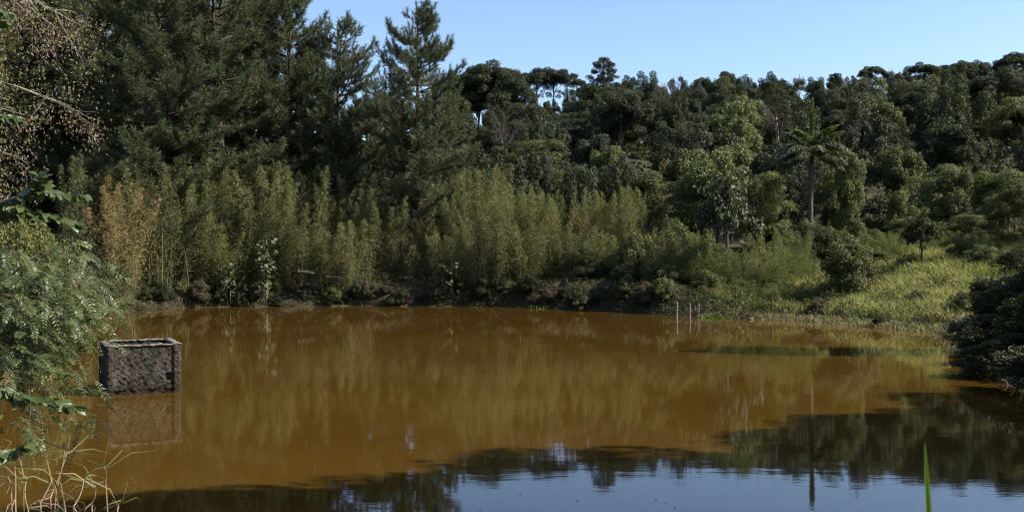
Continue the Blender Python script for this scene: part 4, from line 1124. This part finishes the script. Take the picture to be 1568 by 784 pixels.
# glossy-leaved branches reaching in from the left: every leaf its own part
def leaf_mesh(name, L, W, mat, fold=.18):
    n = 7; V = []; 
    for k in range(n):
        t = k / (n - 1); w = W * .5 * math.sin(math.pi * min(1, t * .93 + .06)) ** .8 if 0 < k < n - 1 else .0008
        z = -.22 * L * t * t
        V += [(t * L, -w, z + w * fold), (t * L, 0, z), (t * L, w, z + w * fold)]
    Q = []
    for k in range(n - 1):
        b = k * 3; Q += [(b, b + 3, b + 4, b + 1), (b + 1, b + 4, b + 5, b + 2)]
    g = Geo(); g.quads(np.array(V), Q, rg(len(name)).random(len(Q)) * .2 + .4)
    return g.mesh(name, mat, True)
GL = [leaf_mesh('glossy_leaf', .074, .036, M['gloss']), leaf_mesh('glossy_leaf_broad', .068, .042, M['gloss'])]
def leafy_branch(d, lines, lab, seed, dens, cat='branch'):
    r = rg(seed)
    base = np.array([X_of(-150, d), d, CAM_H + (395 - lines[0][0][0][1]) / F * d])
    ro = root('glossy_branch', base); g = Geo(); leaves = []
    def pt(px, py): return np.array([X_of(px, d), d + r.normal() * .04, CAM_H + (395 - py) / F * d]) - base
    for ln, rad in lines:
        ps = np.array([pt(*q) for q in ln])
        # resample
        m_ = 24; tt = np.linspace(0, len(ps) - 1, m_); i0 = np.minimum(tt.astype(int), len(ps) - 2); f = (tt - i0)[:, None]
        cv = ps[i0] * (1 - f) + ps[i0 + 1] * f
        cv[1:-1] = (cv[:-2] + cv[1:-1] * 2 + cv[2:]) / 4
        add_tube(g, cv, np.linspace(rad, .0016, m_), 5)
        Lw = np.linalg.norm(np.diff(cv, axis=0), axis=1).sum(); nl = int(Lw * dens)
        for k in range(nl):
            t = .12 + .88 * (k + .5) / nl; i = min(m_ - 2, int(t * (m_ - 1))); T = nrm(cv[i + 1] - cv[i])
            p = cv[i] + (cv[i + 1] - cv[i]) * (t * (m_ - 1) - i)
            sd = nrm(np.cross(T, UP)) * (1 if k % 2 else -1)
            D = nrm(T * .75 + sd * .75 + UP * r.uniform(-.75, .2) + r.normal(size=3) * .2)
            Nn = nrm(UP * .7 + r.normal(size=3) * .45 + np.array([.3, -.5, 0])); Y = nrm(np.cross(Nn, D)); Nn = np.cross(D, Y)
            leaves.append((p, D, Y, Nn, r.uniform(.75, 1.2)))
    link('stem', g.mesh('glossy_stem', M['twig'], True), ro)
    for k, (p, D, Y, Nn, s) in enumerate(leaves):
        o = link('leaf', GL[k % 2], ro)
        mt = Matrix(((D[0], Y[0], Nn[0], p[0]), (D[1], Y[1], Nn[1], p[1]), (D[2], Y[2], Nn[2], p[2]), (0, 0, 0, 1)))
        o.matrix_local = mt @ Matrix.Scale(s, 4)
    tag(ro, lab, 'branch')
leafy_branch(5.6, [([(-150, 330), (-20, 312), (30, 300), (55, 285), (62, 268)], .006), ([(30, 300), (50, 290), (85, 296), (128, 300)], .004), ([(-150, 345), (-30, 330), (30, 322), (80, 330), (118, 344)], .005),
                   ([(-30, 330), (10, 318), (40, 316)], .003)],
             'upper glossy-leaved branch reaching in at left, above the pinnate shrub', 150, 70)
leafy_branch(6.2, [([(-150, 580), (-20, 588), (40, 604), (90, 618), (124, 624)], .005), ([(-60, 590), (0, 596), (30, 612)], .003)], 'lower glossy-leaved branch hanging over the water below the pinnate shrub', 151, 70)
leafy_branch(5.8, [([(-150, 720), (-40, 700), (10, 692), (44, 684)], .004)], 'short bright leafy sprig at the left edge above the dry grass', 152, 70)
leafy_branch(6.6, [([(-150, -30), (-60, 0), (-10, 16), (20, 24)], .004), ([(-90, 10), (-20, 30), (8, 38)], .003)], 'bright yellow-green leafy sprig in the top left corner', 154, 60)
leafy_branch(6.4, [([(-150, 150), (-40, 160), (0, 176), (24, 180)], .004)], 'small dark leafy sprig at the left edge among the dry vines', 153, 75)

# dry grass tufts at the lower left
def dry_tuft(px, py, d, stems, lab, seed):
    r = rg(seed); base = np.array([X_of(px, d), d, CAM_H + (395 - py) / F * d])
    gzv = gz(base[0], base[1]); 
    base[2] = max(min(base[2], gzv), gzv - .02) if True else base[2]
    ro = root('dry_grass_tuft', base)
    def pt(a, b): return np.array([X_of(a, d), d + r.normal() * .05, CAM_H + (395 - b) / F * d]) - base
    sgm, bl = Geo(), Geo()
    for st in stems:
        ps = [np.array([r.normal() * .05, r.normal() * .05, -.03])] + [pt(*q) for q in st]
        for k in range(len(ps) - 1):
            a, b = ps[k], ps[k + 1]
            f0 = 1 - k / len(ps)
            add_tube(sgm, curve(a, (a + b) / 2 + r.normal(size=3) * .015, b, 6), np.linspace(.0032 * f0 + .0014, .0032 * (f0 - 1 / len(ps)) + .0014, 6), 5, a=r.random())
        e_ = ps[-1]
        for q in range(5):
            D = nrm(r.normal(size=(1, 3)) * np.array([1, .5, .7]) + UP * .35)
            add_blades(bl, r, e_[None] + r.normal(size=(1, 3)) * .012, D, r.uniform(.14, .34), .010, .8)
        for q in range(3):
            D = nrm(r.normal(size=(1, 3)) * np.array([1, .5, .5]) - UP * .2)
            add_blades(sgm, r, ps[len(ps) // 2][None], D, r.uniform(.08, .22), .008, .8)
    n = 9
    add_blades(bl, r, np.stack([r.normal(size=n) * .10, r.normal(size=n) * .08, np.zeros(n)], 1), nrm(UP + r.normal(size=(n, 3)) * .45), r.uniform(.2, .55, n), .011, .9)
    link('stems', sgm.mesh('dry_stems', M['straw']), ro)['kind'] = 'stuff'; link('blades', bl.mesh('tuft_blades', M['blade']), ro)['kind'] = 'stuff'
    tag(ro, lab, 'grass tuft', 'dry grass tufts on the near bank')
dry_tuft(85, 800, 6.2, [[(92, 745), (98, 690)], [(80, 760), (97, 695)]], 'dry grass tuft with tallest pinkish stem, lower left', 160)
dry_tuft(160, 800, 6.3, [[(155, 740), (160, 712)], [(140, 770), (146, 742)], [(175, 775), (195, 762)]], 'dry grass tuft nearest the dark water, rightmost of the tufts', 161)
dry_tuft(20, 800, 5.9, [[(15, 740), (8, 700)], [(30, 760), (20, 715)]], 'dry grass tuft at the left edge of the frame', 162)
dry_tuft(55, 810, 6.0, [[(60, 770), (64, 745)], [(48, 775), (38, 735)]], 'grass tuft between the left-edge tuft and the tallest stem', 163)
dry_tuft(120, 805, 6.1, [[(122, 770), (124, 735)], [(112, 780), (104, 758)]], 'short thin grass tuft between tallest stem and rightmost tuft', 164)

# single fresh blade close to the lens at lower right
def near_blade():
    d = 1.75
    p = lambda a, b: np.array([X_of(a, d), d, CAM_H + (395 - b) / F * d])
    base = p(1432, 1400); top = p(1416, 676)
    cv = curve(base, p(1432, 900), top, 12) - base
    w = np.interp(np.linspace(0, 1, 12), [0, .6, .85, 1], [.012, .0135, .010, .0012])
    V = []; Q = []
    for k, (c, ww) in enumerate(zip(cv, w)):
        V += [c + np.array([-ww * .5, 0, 0]), c + np.array([0, ww * .25, 0]), c + np.array([ww * .5, 0, 0])]
        if k: b = (k - 1) * 3; Q += [(b, b + 1, b + 4, b + 3), (b + 1, b + 2, b + 5, b + 4)]
    g = Geo(); g.quads(np.array(V), Q, .6)
    o = link('grass_blade', g.mesh('grass_blade', M['bright'], True)); o.location = base
    tag(o, 'single bright green grass blade close to the lens at lower right', 'grass blade')
near_blade()

# ------------------------------------------------------------------ right edge: dark bushes on the bank
for i, (px, d, ty, mat, rad, lab) in enumerate([
        (1560, 31, 392, 'shrub_dark', 1.5, 'shaded dark bush at the right edge, upper of the dark group'), (1545, 27, 440, 'shrub_dark', 1.2, 'shaded dark bush at the right edge, nearest the dry shore'),
        (1570, 24, 455, 'shrub_dark', 1.1, 'shaded dark bush hanging over the water at the right edge'), (1600, 27, 360, 'shrub_dark', 1.6, 'taller dark bush just cut by the right frame edge'),
        (1600, 21, 440, 'shrub_dark', 1.0, 'lowest dark bush at the right frame edge over the black water'),
        (1500, 29.0, 468, 'shrub_dark', .9, 'small dark bush at the corner where dry shore meets black water'), (1506, 26.2, 480, 'shrub_dark', .9, 'low dark bush overhanging the black water, second along the right bank'),
        (1512, 23.8, 492, 'shrub_dark', .85, 'low dark bush overhanging the black water, third along the right bank'), (1528, 21.6, 505, 'shrub_dark', .85, 'low dark bush overhanging the black water, fourth along the right bank'),
        (1552, 19.4, 515, 'shrub_dark', .8, 'low dark bush overhanging the black water, fifth along the right bank'),
        (1520, 32, 425, 'shrub_dark', 1.1, 'dark bush behind the corner bush on the right bank')]):
    x = X_of(px, d); z = gz(x, d); s = (CAM_H + (395 - ty) / F * d - z) / 9.4
    kd = ['bush', 'feather', 'lumpy', 'bush', 'upright', 'sparse', 'feather', 'sparse', 'feather', 'sparse', 'upright'][i]
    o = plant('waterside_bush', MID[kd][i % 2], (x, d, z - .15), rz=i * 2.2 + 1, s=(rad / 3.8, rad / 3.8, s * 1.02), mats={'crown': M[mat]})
    o.rotation_euler = (.12 * math.sin(i * 2.1), -.22 + .1 * math.sin(i * 3.3), i * 2.2 + 1)
    tag(o, lab, 'bush', 'dark bushes on the right bank')

# trees of the near right bank, outside the picture, whose shade lies on the near water
shade = [(8.0, 7.7, 12.4, .50, 'round'), (10.4, 8.3, 12.4, .72, 'round'), (12.8, 9.2, 12.0, .85, 'lumpy'), (15.2, 10.4, 12.4, .85, 'round'), (17.8, 11.6, 12.8, .9, 'lumpy'), (20.6, 13.0, 13.2, .92, 'round'), (23.8, 14.4, 13.8, .95, 'round'),
         (11.5, 8.6, 9, .8, 'bush'), (16.0, 10.0, 10, 1.0, 'bush'), (20.0, 11.8, 10, 1.0, 'bush'), (9.6, 8.0, 8, .5, 'lumpy'), (16.6, 13.0, 12.0, .6, 'round'), (19.0, 13.6, 10.5, .6, 'bush')]
for i, (x, y, h, w, kd) in enumerate(shade):
    o = plant('shade_tree', MID[kd][i % 2], (x, y, gz(x, y) - .2), rz=i * 1.3, s=(w, w, h / 9.6), mats={'crown': M['shrub_dark']})
    tag(o, ['first', 'second', 'third', 'fourth', 'fifth', 'sixth', 'seventh', 'eighth', 'ninth', 'tenth', 'eleventh', 'twelfth', 'thirteenth'][i] + ' shade tree on the near right bank, outside the picture', 'tree', 'trees shading the near water')
for i, (x, y, h, w) in enumerate([(16.6, 20.0, 7.2, .5), (17.4, 22.6, 7.6, .5), (18.6, 24.6, 7.8, .5)]):
    o = plant('shade_tree', MID['bush'][i % 2], (x, y, gz(x, y) - .2), rz=i * 1.9, s=(w, w, h / 9.6), mats={'crown': M['shrub_dark']})
    tag(o, ['first', 'second', 'third', 'fourth', 'fifth'][i] + ' tree beyond the right frame edge, shading the dark waterside bushes', 'tree', 'trees shading the right bank')
o = plant('shade_tree', MID['upright'][0], (18.2, 26.0, gz(18.2, 26.0)), s=(.62, .62, 1.16), mats={'crown': M['shrub_dark']})
tag(o, 'slender tree right of the picture, casting the thin shadow on the brown water', 'tree')

ORDF = ['leftmost', 'third from left', 'fourth from left', 'fifth from left', 'rightmost', 'second from left']
for i, (x, y, h, w) in enumerate([(-13, -7, 13, 1.1), (-5, -10, 15, 1.2), (3.5, -8.5, 14, 1.1), (11, -6, 14, 1.1), (19, -2, 15, 1.2), (26, 6, 15, 1.2)]):  # unseen trees added to block skylight and darken the near water
    o = plant('sky_blocking_tree', MID['round'][i % 2], (x, y, gz(x, y) - .2), rz=i * 1.9, s=(w, w, h / 9.6), mats={'crown': M['forest']})
    tag(o, ['first', 'second', 'third', 'fourth', 'fifth', 'sixth'][i] + ' unseen tree from the left, added behind the viewpoint to block skylight', 'tree', 'unseen trees added to block skylight')
# a few floating specks of leaf on the near water
for k, (px, py) in enumerate([(733, 781), (883, 767), (1006, 765), (1022, 770), (1034, 777), (795, 756)]):
    d = D_of(py); o = link('floating_leaf', GL[k % 2]); o.location = (X_of(px, d), d, .006); o.rotation_euler = (0, R(-8), k * 1.1); o.scale = (.5, .5, .5)
    tag(o, ORDF[k] + ' of the tiny dark leaves floating on the reflected blue sky', 'leaf', 'floating leaves')

# ------------------------------------------------------------------ labels that say which one
ORD = ['leftmost', 'second from left', 'third from left', 'fourth from left', 'fifth from left', 'sixth from left', 'seventh from left', 'eighth from left', 'ninth from left', 'tenth from left', 'eleventh from left', 'twelfth from left']
SECT = {'belt': [(290, 'above the concrete tank'), (420, 'below the widest pines'), (560, 'below the dark pines'), (710, 'at the foot of the tall lone pine'), (850, 'just right of the tall lone pine'), (9999, 'beside the red-tipped shrub')],
        'bank': [(420, 'at the water edge right of the concrete tank'), (600, 'at the water edge below the fallen logs'), (850, 'at the water edge right of the dark bank'), (9999, 'at the water edge left of the stakes')],
        'foot': [(900, 'behind the red-tipped shrub'), (1080, 'behind the bamboo end'), (1230, 'left of the palm'), (1360, 'just right of the palm'), (9999, 'behind the grassy slope')],
        'shrubs': [(1000, 'right of the red-tipped shrub'), (1110, 'behind the stakes'), (1230, 'left of the large round bush'), (1370, 'around the large round bush'), (9999, 'above the grassy slope')],
        'thicket': [(9999, 'under the vine-hung tree')]}
for b in ('crest', 'upper', 'middle', 'lower'):
    nm = {'crest': 'on the ridge', 'upper': 'on the upper hillside', 'middle': 'on the middle hillside', 'lower': 'on the lower hillside'}[b]
    SECT[b] = [(600, nm + ' behind the pine stand'), (800, nm + ' right of the lone pine'), (960, nm + ' below the tiered conifer'), (1100, nm + ' right of the tiered conifer'), (1210, nm + ' left of the palm'), (1320, nm + ' behind the palm'), (1440, nm + ' right of the palm'), (9999, nm + ' at the right edge')]
sets = {}
for e in REG:
    ph = next(p for lim, p in SECT[e[5]] if e[6] < lim)
    sets.setdefault((e[2], ph), []).append(e)
for (look, ph), es in sets.items():
    es.sort(key=lambda e: e[6])
    for k, e in enumerate(es):
        lab = f'{look} {ph}' + ('' if len(es) == 1 else ', ' + ORD[min(k, 11)])
        if len(lab.replace('-', ' ').split()) > 16: lab = lab.replace('vine-draped lumpy', 'lumpy')
        tag(e[0], lab, e[3], e[4])
